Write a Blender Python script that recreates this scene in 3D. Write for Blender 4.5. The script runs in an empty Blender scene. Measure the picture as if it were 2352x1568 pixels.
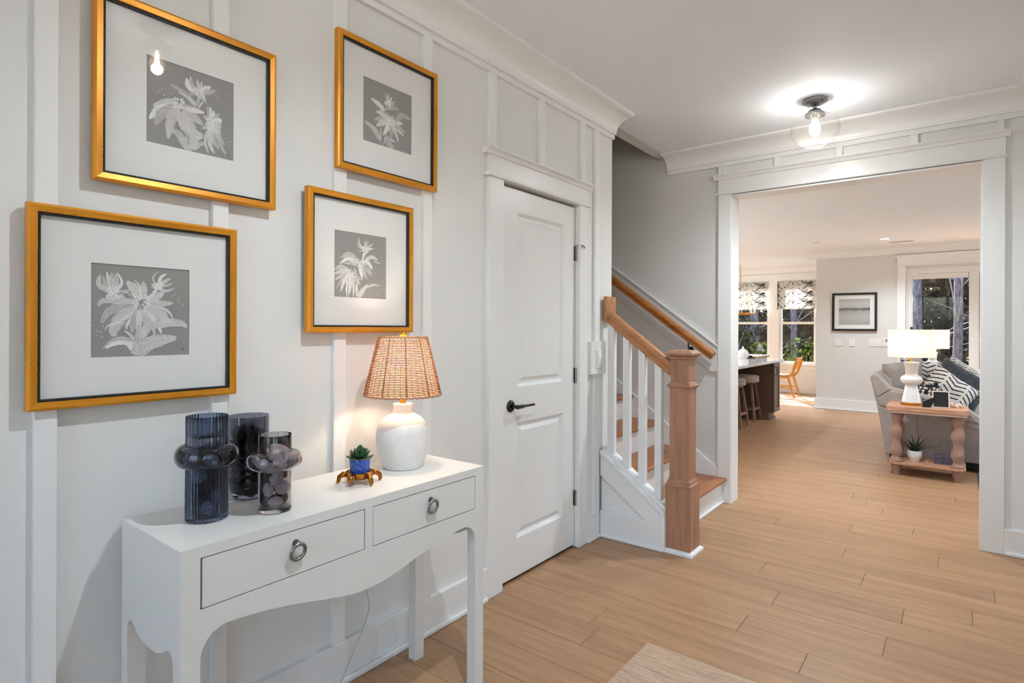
import bpy, bmesh, math, random
from mathutils import Vector, Matrix
random.seed(7)
PI = math.pi
scene = bpy.context.scene
COL = scene.collection

# ------------------------------------------------------------------ camera
FPX, YAW, ROLL, CYPX = 1322.2, 0.661527, -0.00397324, 753.08
cam = bpy.data.cameras.new('camera')
cam.sensor_width = 36.0
cam.lens = 36.0 * FPX / 2352.0
cam.shift_y = -(784.0 - CYPX) / 2352.0
cam.clip_start = 0.05
cam_ob = bpy.data.objects.new('camera', cam)
COL.objects.link(cam_ob)
_f = Vector((-math.sin(YAW), math.cos(YAW), 0)); _r = Vector((math.cos(YAW), math.sin(YAW), 0)); _d = Vector((0, 0, -1))
_c, _s = math.cos(ROLL), math.sin(ROLL)
_r2 = _r * _c + _d * _s; _d2 = _d * _c - _r * _s
_m = Matrix((( _r2.x, -_d2.x, -_f.x, 1.8128), (_r2.y, -_d2.y, -_f.y, 0.0), (_r2.z, -_d2.z, -_f.z, 1.30), (0, 0, 0, 1)))
cam_ob.matrix_world = _m
scene.camera = cam_ob

# ------------------------------------------------------------------ sky, sun, exposure
world = bpy.data.worlds.new('sky'); scene.world = world; world.use_nodes = True
wn = world.node_tree; wn.nodes.clear()
_o = wn.nodes.new('ShaderNodeOutputWorld'); _b = wn.nodes.new('ShaderNodeBackground'); _t = wn.nodes.new('ShaderNodeTexSky')
_t.sky_type = 'NISHITA'; _t.sun_disc = False; _t.sun_elevation = math.radians(38); _t.sun_rotation = math.radians(-35)
_t.air_density = 1.0; _t.dust_density = 4.5
_b.inputs['Strength'].default_value = 0.40
wn.links.new(_t.outputs[0], _b.inputs[0]); wn.links.new(_b.outputs[0], _o.inputs[0])
sun = bpy.data.lights.new('sun', 'SUN'); sun.energy = 9.0; sun.angle = math.radians(0.6); sun.color = (1.0, 0.97, 0.92)
sun_ob = bpy.data.objects.new('sun', sun); COL.objects.link(sun_ob)
sun_ob.rotation_euler = Vector((0.42, -0.72, -0.60)).to_track_quat('-Z', 'Y').to_euler()
vs = scene.view_settings
vs.view_transform = 'Standard'; vs.look = 'None'; vs.gamma = 1.0; vs.use_curve_mapping = False; vs.exposure = 1.85
scene.display_settings.display_device = 'sRGB'
scene.cycles.transparent_max_bounces = 32
scene.cycles.max_bounces = 12
scene.cycles.adaptive_threshold = 0.06
scene.cycles.adaptive_min_samples = 24
scene.cycles.transmission_bounces = 12
scene.cycles.diffuse_bounces = 5
scene.cycles.sample_clamp_indirect = 6.0

def portal(loc, size, direction, name):
    """light portal in a window opening: guides the sky's light, emits nothing itself"""
    l = bpy.data.lights.new(name, 'AREA'); l.shape = 'RECTANGLE'; l.size, l.size_y = size
    l.cycles.is_portal = True
    o = bpy.data.objects.new(name, l); COL.objects.link(o); o.location = loc
    o.rotation_euler = Vector(direction).to_track_quat('-Z', 'Y').to_euler()

# ------------------------------------------------------------------ helpers
WORG = {}            # world origin of every object that may become a parent
class MB:
    def __init__(s): s.v = []; s.f = []
    def add(s, vs, fs):
        n = len(s.v); s.v += [Vector(p) for p in vs]; s.f += [tuple(i + n for i in f) for f in fs]; return s
    def box(s, x0, x1, y0, y1, z0, z1):
        return s.add([(x0,y0,z0),(x1,y0,z0),(x1,y1,z0),(x0,y1,z0),(x0,y0,z1),(x1,y0,z1),(x1,y1,z1),(x0,y1,z1)],
                     [(0,3,2,1),(4,5,6,7),(0,1,5,4),(1,2,6,5),(2,3,7,6),(3,0,4,7)])
    def prism(s, poly, axis, a0, a1):
        """poly in the two other axes (x: y,z  y: x,z  z: x,y), counter-clockwise or not"""
        def P(u, w, a): return {'x': (a,u,w), 'y': (u,a,w), 'z': (u,w,a)}[axis]
        n = len(poly)
        vs = [P(u, w, a0) for u, w in poly] + [P(u, w, a1) for u, w in poly]
        return s.add(vs, [tuple(range(n)), tuple(range(2*n-1, n-1, -1))] + [((i+1) % n, i, n+i, n+(i+1) % n) for i in range(n)])
    def lathe(s, prof, c=(0,0,0), n=32, flute=None, cap=True):
        c = Vector(c); vs = []; fs = []
        for r, z in prof:
            for k in range(n):
                a = 2*PI*k/n; q = r if flute is None else r*flute(a, z)
                vs.append(c + Vector((q*math.cos(a), q*math.sin(a), z)))
        for i in range(len(prof)-1):
            for k in range(n):
                k2 = (k+1) % n; fs.append((i*n+k, i*n+k2, (i+1)*n+k2, (i+1)*n+k))
        if cap:
            fs.append(tuple(range(n-1, -1, -1))); m = (len(prof)-1)*n; fs.append(tuple(m+k for k in range(n)))
        return s.add(vs, fs)
    def tube(s, pts, rad, n=8, closed=False, cap=True):
        pts = [Vector(p) for p in pts]; N = len(pts); R = rad if isinstance(rad, (list, tuple)) else [rad]*N
        vs = []; fs = []; up = None
        for i, p in enumerate(pts):
            a = pts[(i-1) % N] if (closed or i > 0) else p; b = pts[(i+1) % N] if (closed or i < N-1) else p
            t = (b-a).normalized()
            if up is None:
                up = Vector((0,0,1)) if abs(t.z) < .9 else Vector((1,0,0))
            x = t.cross(up).normalized(); up = x.cross(t).normalized()
            for k in range(n):
                an = 2*PI*k/n; vs.append(p + (x*math.cos(an) + up*math.sin(an))*R[i])
        for i in range(N if closed else N-1):
            j = (i+1) % N
            for k in range(n):
                k2 = (k+1) % n; fs.append((i*n+k, i*n+k2, j*n+k2, j*n+k))
        if cap and not closed:
            fs.append(tuple(range(n-1, -1, -1))); fs.append(tuple((N-1)*n+k for k in range(n)))
        return s.add(vs, fs)
    def beam(s, a, b, w, d, side=None):
        """rectangular bar from a to b, w across 'side', d the other way"""
        a = Vector(a); b = Vector(b); t = (b-a).normalized()
        x = Vector(side) if side else (t.cross(Vector((0,0,1))) if abs(t.z) < .95 else Vector((1,0,0)))
        x = (x - t*x.dot(t)).normalized(); y = t.cross(x)
        vs = [p + x*(w/2*i) + y*(d/2*j) for p in (a, b) for i, j in ((-1,-1),(1,-1),(1,1),(-1,1))]
        return s.add(vs, [(3,2,1,0),(4,5,6,7),(0,1,5,4),(1,2,6,5),(2,3,7,6),(3,0,4,7)])
    def ball(s, c, r, n=10, m=6):
        r = Vector(r) if not isinstance(r, (int, float)) else Vector((r, r, r)); c = Vector(c)
        vs = [c + Vector((0,0,-r.z))]; fs = []
        for i in range(1, m):
            t = -PI/2 + PI*i/m
            for k in range(n):
                a = 2*PI*k/n; vs.append(c + Vector((r.x*math.cos(t)*math.cos(a), r.y*math.cos(t)*math.sin(a), r.z*math.sin(t))))
        vs.append(c + Vector((0,0,r.z)))
        for k in range(n):
            k2 = (k+1) % n; fs.append((0, 1+k2, 1+k))
            for i in range(m-2): fs.append((1+i*n+k, 1+i*n+k2, 1+(i+1)*n+k2, 1+(i+1)*n+k))
            b = 1+(m-2)*n; fs.append((b+k, b+k2, len(vs)-1))
        return s.add(vs, fs)
    def xf(s, M):
        s.v = [M @ p for p in s.v]; return s
    def build(s, name, mat, parent=None, smooth=False, bevel=0, seg=2, label=None, cat=None, group=None, kind=None, fixn=False, auto=None):
        lo = Vector([min(p[i] for p in s.v) for i in range(3)]); hi = Vector([max(p[i] for p in s.v) for i in range(3)])
        org = Vector(((lo.x+hi.x)/2, (lo.y+hi.y)/2, lo.z))
        me = bpy.data.meshes.new(name); me.from_pydata([p - org for p in s.v], [], s.f)
        if fixn:
            bm = bmesh.new(); bm.from_mesh(me); bmesh.ops.recalc_face_normals(bm, faces=bm.faces); bm.to_mesh(me); bm.free()
        if smooth: me.polygons.foreach_set('use_smooth', [True]*len(me.polygons))
        me.materials.append(mat); me.update()
        o = bpy.data.objects.new(name, me); COL.objects.link(o); WORG[o] = org
        if parent is not None:
            o.parent = parent; o.location = org - WORG[parent]
        else: o.location = org
        if bevel:
            b = o.modifiers.new('bevel', 'BEVEL'); b.width = bevel; b.segments = seg; b.limit_method = 'ANGLE'; b.angle_limit = math.radians(40)
        if auto:
            try:
                me.polygons.foreach_set('use_smooth', [True]*len(me.polygons)); me.set_sharp_from_angle(angle=math.radians(auto))
            except Exception: pass
        tag(o, label, cat, group, kind)
        return o
def tag(o, label=None, cat=None, group=None, kind=None):
    if label: o['label'] = label
    if cat: o['category'] = cat
    if group: o['group'] = group
    if kind: o['kind'] = kind
    return o
def thing(name, label, cat, loc=(0,0,0), group=None, kind=None):
    o = bpy.data.objects.new(name, None); COL.objects.link(o); o.location = loc; WORG[o] = Vector(loc)
    o.empty_display_size = 0.05
    return tag(o, label, cat, group, kind)
def copy_tree(o, parent=None):
    c = o.copy(); COL.objects.link(c)
    if parent is not None: c.parent = parent
    for ch in list(o.children): copy_tree(ch, c)
    return c
def bx(name, m, b, parent=None, bevel=0, **k): return MB().box(*b).build(name, m, parent, bevel=bevel, **k)
def shared(name, me, loc, parent, rot=None, scale=None):
    o = bpy.data.objects.new(name, me); COL.objects.link(o); o.parent = parent
    o.location = Vector(loc) - WORG[parent]; WORG[o] = Vector(loc)
    if rot: o.rotation_euler = rot
    if scale: o.scale = scale
    return o

# ------------------------------------------------------------------ materials
def lin(c): return tuple(((v/255)/12.92 if v/255 <= .04045 else ((v/255+.055)/1.055)**2.4) for v in c) + (1.0,)
class NT:
    def __init__(s, name):
        s.m = bpy.data.materials.new(name); s.m.use_nodes = True; s.t = s.m.node_tree; s.t.nodes.clear()
        s.out = s.n('ShaderNodeOutputMaterial')
    def n(s, typ, **kw):
        nd = s.t.nodes.new(typ)
        for k, v in kw.items():
            if k.startswith('_'): setattr(nd, k[1:], v)
        return nd
    def l(s, a, b): s.t.links.new(a, b)
    def val(s, inp, v):
        if hasattr(v, 'links') or hasattr(v, 'is_linked') and not isinstance(v, (int, float, tuple)): s.l(v, inp)
        else: inp.default_value = v
    def math(s, op, a, b=0.0, c=None):
        nd = s.n('ShaderNodeMath', _operation=op); s.val(nd.inputs[0], a); s.val(nd.inputs[1], b)
        if c is not None: s.val(nd.inputs[2], c)
        return nd.outputs[0]
    def coord(s, which='Object', scale=(1,1,1), rot=(0,0,0), loc=(0,0,0)):
        tc = s.n('ShaderNodeTexCoord'); mp = s.n('ShaderNodeMapping')
        mp.inputs['Scale'].default_value = scale; mp.inputs['Rotation'].default_value = rot; mp.inputs['Location'].default_value = loc
        s.l(tc.outputs[which], mp.inputs[0]); return mp.outputs[0]
    def wpos(s, scale=(1,1,1)):
        g = s.n('ShaderNodeNewGeometry'); mp = s.n('ShaderNodeMapping'); mp.inputs['Scale'].default_value = scale
        s.l(g.outputs['Position'], mp.inputs[0]); return mp.outputs[0]
    def noise(s, vec, scale=5, detail=3, rough=.5, dist=0):
        nd = s.n('ShaderNodeTexNoise'); s.l(vec, nd.inputs['Vector'])
        nd.inputs['Scale'].default_value = scale; nd.inputs['Detail'].default_value = detail
        nd.inputs['Roughness'].default_value = rough; nd.inputs['Distortion'].default_value = dist
        return nd.outputs['Fac']
    def ramp(s, fac, stops):
        r = s.n('ShaderNodeValToRGB'); s.l(fac, r.inputs[0]); e = r.color_ramp.elements
        while len(e) > 1: e.remove(e[-1])
        e[0].position = stops[0][0]; e[0].color = stops[0][1]
        for p, c in stops[1:]:
            q = e.new(p); q.color = c
        return r.outputs[0]
    def mixc(s, fac, a, b, typ='MIX'):
        nd = s.n('ShaderNodeMixRGB', _blend_type=typ); s.val(nd.inputs[0], fac); s.val(nd.inputs[1], a); s.val(nd.inputs[2], b); return nd.outputs[0]
    def bump(s, h, strength=.2, dist=.01):
        b = s.n('ShaderNodeBump'); s.l(h, b.inputs['Height']); b.inputs['Strength'].default_value = strength; b.inputs['Distance'].default_value = dist
        return b.outputs[0]
    def prin(s, color, rough=.5, metal=0.0, normal=None, **kw):
        p = s.n('ShaderNodeBsdfPrincipled'); s.val(p.inputs['Base Color'], color); s.val(p.inputs['Roughness'], rough); s.val(p.inputs['Metallic'], metal)
        if normal is not None: s.l(normal, p.inputs['Normal'])
        for k, v in kw.items(): s.val(p.inputs[k.replace('_', ' ')], v)
        return p.outputs[0]
    def done(s, shader): s.l(shader, s.out.inputs['Surface']); return s.m

def paint(name, rgb, rough=.5, spec=.4, bump=.03, nscale=220):
    t = NT(name); v = t.coord(); n = t.noise(v, nscale, 2)
    c = t.ramp(n, [(.3, tuple(x*.985 for x in lin(rgb)[:3])+(1,)), (.7, lin(rgb))])
    return t.done(t.prin(c, rough, 0, t.bump(n, bump, .002), Specular_IOR_Level=spec))
def plain(name, rgb, rough=.5, metal=0, **kw):
    t = NT(name); v = t.coord(); n = t.noise(v, 60, 2)
    c = t.ramp(n, [(.25, tuple(x*.93 for x in lin(rgb)[:3])+(1,)), (.75, lin(rgb))])
    return t.done(t.prin(c, rough, metal, **kw))
def wood(name, dark, light, axis='x', scale=1.0, rough=.45, vary=.12, fine=1.0, spec=.4):
    t = NT(name)
    st = {'x': (1.2, 18, 18), 'y': (18, 1.2, 18), 'z': (18, 18, 1.2)}[axis]
    oi = t.n('ShaderNodeObjectInfo'); vec = t.coord('Object', tuple(a*scale for a in st))
    off = t.n('ShaderNodeVectorMath', _operation='ADD'); t.l(vec, off.inputs[0])
    cb = t.n('ShaderNodeCombineXYZ'); r9 = t.math('MULTIPLY', oi.outputs['Random'], 37.0)
    for i in range(3): t.l(r9, cb.inputs[i])
    t.l(cb.outputs[0], off.inputs[1]); v = off.outputs[0]
    a = t.noise(v, 1.2, 4, .6, .6); b = t.noise(v, 7*fine, 3, .6)
    g = t.math('ADD', t.math('MULTIPLY', a, .65), t.math('MULTIPLY', b, .35))
    c = t.ramp(g, [(.33, lin(dark)), (.62, lin(light))])
    hsv = t.n('ShaderNodeHueSaturation'); t.l(c, hsv.inputs['Color'])
    t.l(t.math('ADD', t.math('MULTIPLY', oi.outputs['Random'], vary), 1 - vary/2), hsv.inputs['Value'])
    return t.done(t.prin(hsv.outputs[0], rough, 0, t.bump(g, .06, .003), Specular_IOR_Level=spec))
def thin_glass(name, tint=(1,1,1), edge=(1,1,1), base=.05, gain=.75, power=4, rough=0.0, spots=0):
    """thin sheet of glass: see-through, tinted, mirror-like towards grazing angles"""
    t = NT(name); lw = t.n('ShaderNodeLayerWeight'); lw.inputs[0].default_value = .5
    f = t.math('ADD', t.math('MULTIPLY', t.math('POWER', lw.outputs['Facing'], power), gain), base)
    tr = t.n('ShaderNodeBsdfTransparent')
    col = t.mixc(t.math('POWER', lw.outputs['Facing'], 2.0), tuple(tint)+(1,), tuple(edge)+(1,))
    t.l(col, tr.inputs[0])
    gl = t.n('ShaderNodeBsdfGlossy'); gl.inputs['Roughness'].default_value = rough
    mx = t.n('ShaderNodeMixShader'); t.l(f, mx.inputs[0]); t.l(tr.outputs[0], mx.inputs[1]); t.l(gl.outputs[0], mx.inputs[2])
    if spots:
        v = t.n('ShaderNodeTexVoronoi'); t.l(t.coord('Object'), v.inputs['Vector']); v.inputs['Scale'].default_value = spots
        d = t.n('ShaderNodeBsdfTranslucent'); d.inputs[0].default_value = (1, .84, .70, 1)  # peach colour puts the bulb's warm glow into the glass seeds
        d2 = t.n('ShaderNodeBsdfDiffuse'); d2.inputs[0].default_value = (1, .88, .76, 1)
        md = t.n('ShaderNodeMixShader'); t.l(d.outputs[0], md.inputs[1]); t.l(d2.outputs[0], md.inputs[2])
        k = t.math('ADD', t.math('MULTIPLY', t.math('LESS_THAN', v.outputs['Distance'], .22), .022), .005)
        m2 = t.n('ShaderNodeMixShader'); t.l(k, m2.inputs[0]); t.l(mx.outputs[0], m2.inputs[1]); t.l(md.outputs[0], m2.inputs[2]); mx = m2
    return t.done(mx.outputs[0])
def emit(name, rgb, strength):
    t = NT(name); e = t.n('ShaderNodeEmission'); e.inputs[0].default_value = rgb + (1,); e.inputs[1].default_value = strength
    return t.done(e.outputs[0])
def fabric(name, rgb, rgb2, scale=400, rough=.9):
    t = NT(name); v = t.coord(); n = t.noise(v, scale, 2, .7)
    big = t.noise(v, 14, 2)
    c = t.ramp(t.math('ADD', t.math('MULTIPLY', n, .7), t.math('MULTIPLY', big, .3)), [(.35, lin(rgb2)), (.65, lin(rgb))])
    return t.done(t.prin(c, rough, 0, t.bump(n, .25, .002), Specular_IOR_Level=.15, Sheen_Weight=.2))
def shade_cloth(name, rgb, glow=.55):
    t = NT(name); n = t.noise(t.coord(), 500, 2); c = t.ramp(n, [(.3, tuple(x*.95 for x in lin(rgb)[:3])+(1,)), (.7, lin(rgb))])
    a = t.n('ShaderNodeBsdfDiffuse'); b = t.n('ShaderNodeBsdfTranslucent'); t.l(c, a.inputs[0]); t.l(c, b.inputs[0])
    m = t.n('ShaderNodeMixShader'); m.inputs[0].default_value = glow; t.l(a.outputs[0], m.inputs[1]); t.l(b.outputs[0], m.inputs[2])
    return t.done(m.outputs[0])

M = {}
M['wall'] = paint('wall_paint_white', (226, 226, 224), .42, .4)
M['trim'] = paint('trim_paint_white', (232, 232, 231), .3, .45)
M['ceil'] = paint('ceiling_paint', (234, 238, 243), .7, .25)
M['grey'] = paint('grey_wall_paint', (214, 213, 210), .6, .3)
M['floor'] = wood('oak_floor', (152, 115, 83), (179, 140, 105), 'x', 1.0, .40, .10)
M['tread'] = wood('oak_tread', (140, 84, 48), (176, 113, 70), 'y', 1.2, .35, .08)
M['newel'] = wood('oak_newel', (146, 104, 80), (182, 136, 110), 'z', 1.6, .4, .06, 1.6)
M['rail'] = wood('oak_rail', (158, 104, 66), (192, 134, 92), 'x', 1.3, .3, .06)
M['rail_dk'] = wood('oak_wall_rail', (150, 88, 44), (190, 120, 62), 'x', 1.3, .3, .06)
M['gold'] = wood('gilded_wood', (190, 122, 26), (222, 150, 42), 'z', .6, .32, .06)
def _gold(axis):
    t = NT('gilded_frame_' + axis)
    st = {'y': (40, 3, 40), 'z': (40, 40, 3)}[axis]
    v = t.coord('Object', st); n = t.noise(v, 1.5, 4, .6); sp = t.noise(t.coord(), 160, 2, .5)
    c = t.ramp(n, [(.3, lin((196, 124, 18))), (.65, lin((226, 152, 40)))])
    c = t.mixc(t.math('GREATER_THAN', sp, .72), c, lin((120, 78, 30)))
    return t.done(t.prin(c, .33, .35, t.bump(n, .08, .002)))
M['gold_y'] = _gold('y'); M['gold_z'] = _gold('z')
M['bead'] = plain('dark_beading', (52, 50, 48), .4, .3)
M['mat'] = paint('mat_board', (232, 231, 228), .8, .2, .02, 500)
M['backing'] = plain('backing_board', (60, 58, 56), .8)
M['pglass'] = thin_glass('picture_glass', (1,1,1), (1,1,1), .04, .7, 4.5)
M['wglass'] = thin_glass('window_glass', (.97,.985,.98), (.9,.95,.93), .04, .7, 4.5)
def _bulb():
    t = NT('glowing_bulb_glass'); tr = t.n('ShaderNodeBsdfTransparent'); e = t.n('ShaderNodeEmission'); e.inputs[0].default_value = (1, .66, .40, 1); e.inputs[1].default_value = 2.6
    m = t.n('ShaderNodeMixShader'); m.inputs[0].default_value = .28; t.l(tr.outputs[0], m.inputs[1]); t.l(e.outputs[0], m.inputs[2]); return t.done(m.outputs[0])
M['bglass'] = _bulb()
M['globe'] = thin_glass('seeded_globe_glass', (1,1,1), (.93,.92,.9), .03, .55, 3, .02, spots=150)
M['nickel'] = plain('brushed_nickel', (150, 148, 145), .32, 1)
M['black_metal'] = plain('black_nickel', (70, 68, 67), .25, 1)
M['brass'] = plain('brass', (212, 150, 60), .28, 1)
M['console'] = paint('console_lacquer', (224, 223, 219), .3, .5, .02)
M['seam_shade'] = plain('drawer_seam_painted_shade', (40, 40, 40), .8)
M['ceramic'] = plain('matte_white_ceramic', (232, 231, 228), .55)
M['black'] = plain('black_paint', (18, 18, 18), .5)
M['plastic'] = plain('white_plastic', (232, 231, 228), .25)

# ================================================================== the setting
ZC, ZL = 2.66, 2.58            # foyer and living-room ceilings
XW, XF = 0.013, 0.033          # left wall board face, batten face
YO, YF = 4.398, 4.376          # opening wall face, casing face
YB = 4.535                     # its far side
XR = 2.215                     # right wall face
YBK, YD = 10.6, 12.8           # living-room back wall, dining wall
def S(o, label, cat=None): return tag(o, label, cat, kind='structure')

# ---- floor: slab plus single boards
floor = bx('floor', M['floor'], (-4.6, 6.0, -2.2, YD, -.12, -.006)); S(floor, 'light oak plank floor running through foyer and living room')
ROW0, PITCH = 3.24, 0.1712
KNOWN = {0: [.966, 1.86], -2: [1.112], -4: [1.055], -6: [.525], -1: [1.611], -3: [1.572], 1: [1.418], 7: [1.577], 5: [.836], 3: [1.283], 9: [1.379], 6: [1.25], 2: [.42, 1.95], 4: [.33, 1.72], 8: [.6, 2.1]}
def plank_row(k, xa, xb, cuts):
    y0 = ROW0 + k*PITCH; xs = [xa] + [c for c in cuts if xa + .08 < c < xb - .08] + [xb]
    for a, b in zip(xs, xs[1:]):
        g = .0007
        z1 = random.uniform(-.0004, 0)
        e = .0012
        vs = []; 
        for (dx, z) in ((0, -.006), (0, z1 - e), (e, z1)):
            vs += [(a+g+dx, y0+g+dx, z), (b-g-dx, y0+g+dx, z), (b-g-dx, y0+PITCH-g-dx, z), (a+g+dx, y0+PITCH-g-dx, z)]
        fs = [(8, 9, 10, 11)]
        for q in (0, 4):
            fs += [(q+i, q+(i+1) % 4, q+4+(i+1) % 4, q+4+i) for i in range(4)]
        MB().add(vs, fs).build('plank', M['floor'], floor)
rr = random.Random(3)
for k in range(-22, 56):
    y0 = ROW0 + k*PITCH; ym = y0 + PITCH
    if y0 < YO - .05: xa, xb = XW, XR
    elif y0 < YBK: xa, xb = -1.75, 2.75
    else: xa, xb = -2.75, -.08
    if ym > YD: break
    cuts = list(KNOWN.get(k, []))
    if y0 < YO:
        if not cuts: cuts = [rr.uniform(.35, 1.9)]
    else:
        if cuts:
            x = cuts[0]
            while x > xa: x -= rr.uniform(1.1, 1.8); cuts.append(x)
            x = max(cuts)
            while x < xb: x += rr.uniform(1.1, 1.8); cuts.append(x)
        else:
            x = xa + rr.uniform(.2, 1.6)
            while x < xb: cuts.append(x); x += rr.uniform(1.1, 1.9)
    plank_row(k, xa, xb, sorted(cuts))

# ---- foyer ceiling, walls
ceiling = bx('ceiling', M['ceil'], (-.11, 2.4, -2.2, 3.41, ZC, ZC+.12)); S(ceiling, 'smooth white ceiling of the foyer')
bx('ceiling_strip', M['ceil'], (-.02, 2.4, 3.41, YB, ZC, ZC+.12), ceiling)
wall_left = bx('wall_left', M['wall'], (-.11, XW, -2.2, 2.225, 0, ZC)); S(wall_left, 'white board and batten wall carrying the framed prints')
bx('wall_over_door', M['wall'], (-.11, XW, 2.225, 2.94, 2.03, ZC), wall_left)
bx('wall_end', M['wall'], (-.11, XW, 2.94, 3.369, 0, ZC), wall_left)
BAT = [(-.46,-.41), (-.03,.018), (.392,.438), (.816,.863), (1.243,1.295), (1.68,1.728)]
for a, b in BAT: bx('batten', M['trim'], (XW, XF, a, b, .15, 2.53), wall_left, .0015)
for a, b, z in ((2.112,2.162,2.165), (2.527,2.574,2.165), (2.955,3.003,2.165), (3.122,3.182,.15)): bx('batten', M['trim'], (XW, XF, a, b, z, 2.53), wall_left, .0015)
bx('frieze_board', M['trim'], (XW, XF, -2.2, 3.369, 2.53, 2.60), wall_left, .0015)
# closet interior behind the door so the gaps are dark
bx('closet_back', M['grey'], (-.8, -.7, 2.1, 3.29, 0, ZC), wall_left); bx('closet_side', M['grey'], (-.8, -.11, 2.0, 2.1, 0, ZC), wall_left)
bx('closet_lid', M['grey'], (-.8, -.11, 2.0, 3.29, 2.3, 2.4), wall_left)

def crown_profile(p, h):
    """(out, up) points of a cove crown: lip, cove, fillet"""
    pts = [(0, 0), (.018, 0), (.020, .012)]
    for i in range(9):
        a = i/8*PI/2
        pts.append((.022 + (p-.032)*(1-math.cos(a)), .014 + (h-.030)*math.sin(a)))
    pts += [(p-.006, h-.014), (p, h-.012), (p, h), (0, h)]
    return pts
cl = MB().prism([(XF + u, 2.555 + w) for u, w in crown_profile(.147, .105)], 'y', -2.2, 3.355)
cl.v = [Vector((p.x, p.y, p.z)) for p in cl.v]
S(cl.build('trim_1', M['trim'], fixn=True, auto=35), 'white cove crown moulding along the left wall')
base = bx('baseboard_left', M['trim'], (XW, .036, -2.2, 2.107, .0, .15), None, .002); S(base, 'tall white baseboard under the framed prints')
bx('shoe_moulding', M['trim'], (.036, .054, -2.2, 2.09, 0, .022), base, .006)
base2 = bx('baseboard_end', M['trim'], (XW, .036, 3.031, 3.184, .0, .15), None, .002); S(base2, 'short white baseboard between closet door and staircase')
bx('shoe_moulding', M['trim'], (.036, .05, 3.031, 3.184, 0, .022), base2, .006)

# ---- closet door
door = thing('door_1', 'white two panel closet door with dark lever handle', None, (0, 2.597, 0), kind='structure')
def panel_door(parent, x, y0, y1, z0, z1, th, panels, mat):
    """door slab facing +x built of rails and stiles around raised panels"""
    ys = sorted({y0, y1, panels[0][0], panels[0][1]})
    pa, pb = panels[0][0], panels[0][1]
    bx('stile', mat, (x-th, x, y0, pa, z0, z1), parent); bx('stile', mat, (x-th, x, pb, y1, z0, z1), parent)
    zs = [z0] + [z for p in panels for z in (p[2], p[3])] + [z1]
    for i in range(0, len(zs), 2): bx('rail', mat, (x-th, x, pa, pb, zs[i], zs[i+1]), parent)
    for (a, b, c, d) in panels:
        vs = []; fs = []
        for ins, dx in ((0, 0), (.004, -.004), (.016, -.015), (.028, -.015), (.047, -.004)):
            vs += [(x+dx, a+ins, c+ins), (x+dx, b-ins, c+ins), (x+dx, b-ins, d-ins), (x+dx, a+ins, d-ins)]
        for q in range(4):
            fs += [(4*q+i, 4*q+(i+1) % 4, 4*q+4+(i+1) % 4, 4*q+4+i) for i in range(4)]
        fs.append((16, 17, 18, 19))
        MB().add(vs, fs).build('panel', mat, parent)
panel_door(door, 0.0, 2.256, 2.934, .014, 2.016, .035, [(2.376, 2.811, .21, .81), (2.376, 2.811, .994, 1.899)], M['trim'])
hd = MB().lathe([(.0, 0), (.031, 0), (.031, .004), (.026, .010), (.014, .013), (.0, .013)], n=24, cap=False).xf(Matrix.Translation((0, 2.318, .90)) @ Matrix.Rotation(PI/2, 4, 'Y')).build('handle_rose', M['black_metal'], door, auto=40, fixn=True)
MB().tube([(.013, 2.318, .90), (.05, 2.318, .90)], .0095, 12).tube([(.05, 2.309, .90), (.05, 2.36, .90), (.049, 2.37, .90), (.047, 2.46, .899)], [.011, .0105, .0075, .0065], 12).build('lever_handle', M['black_metal'], door, auto=50)
for z in (1.745, 1.02, .292):
    h = MB().tube([(.009, 2.936, z-.045), (.009, 2.936, z+.045)], .0068, 10).box(-.004, .0015, 2.925, 2.938, z-.044, z+.044)
    if z > 1.5: h.tube([(.009, 2.936, z+.046), (.03, 2.945, z+.05), (.045, 2.965, z+.046), (.046, 2.972, z+.032)], [.004, .004, .005, .006], 8)
    h.build('hinge', M['nickel'], door, auto=40)
case = thing('trim_2', 'white casing with stepped cap around the closet door', None, (XF, 2.57, 0), kind='structure')
bx('side_casing', M['trim'], (XW-.012, XF+.002, 2.108, 2.216, 0, 2.03), case, .002)
bx('side_casing', M['trim'], (XW-.012, XF+.002, 2.9385, 3.03, 0, 2.03), case, .002)
bx('jamb', M['trim'], (-.11, XW-.012, 2.216, 2.246, 0, 2.06), case); bx('jamb', M['trim'], (-.11, XW-.012, 2.943, 2.967, 0, 2.06), case)
bx('head_jamb', M['trim'], (-.11, -.05, 2.216, 2.967, 2.026, 2.06), case)
bx('fillet', M['trim'], (XW, XF+.014, 2.082, 3.052, 2.030, 2.044), case, .005)
bx('head_board', M['trim'], (XW, XF+.002, 2.106, 3.032, 2.044, 2.135), case, .002)
cp = [(XW, 2.135), (XF+.008, 2.135), (XF+.010, 2.141), (XF+.016, 2.150), (XF+.028, 2.157), (XF+.032, 2.158), (XF+.032, 2.165), (XW, 2.165)]
MB().prism(cp, 'y', 2.074, 3.066).build('cap', M['trim'], case, fixn=True)

# ---- switch on its mounting block
sw = thing('light_switch', 'white rocker light switch on a thick plate beside the handrail', 'switch', (XF, 3.15, 1.12))
bx('mounting_block', M['plastic'], (XW, XF+.016, 3.052, 3.232, 1.016, 1.222), sw, .004)
bx('insert', M['plastic'], (XF+.016, XF+.021, 3.105, 3.192, 1.055, 1.175), sw, .002)
MB().prism([(XF+.021, 1.066), (XF+.025, 1.068), (XF+.030, 1.118), (XF+.024, 1.163), (XF+.021, 1.164)], 'y', 3.118, 3.180).build('rocker', M['plastic'], sw, bevel=.002, fixn=True)

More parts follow.
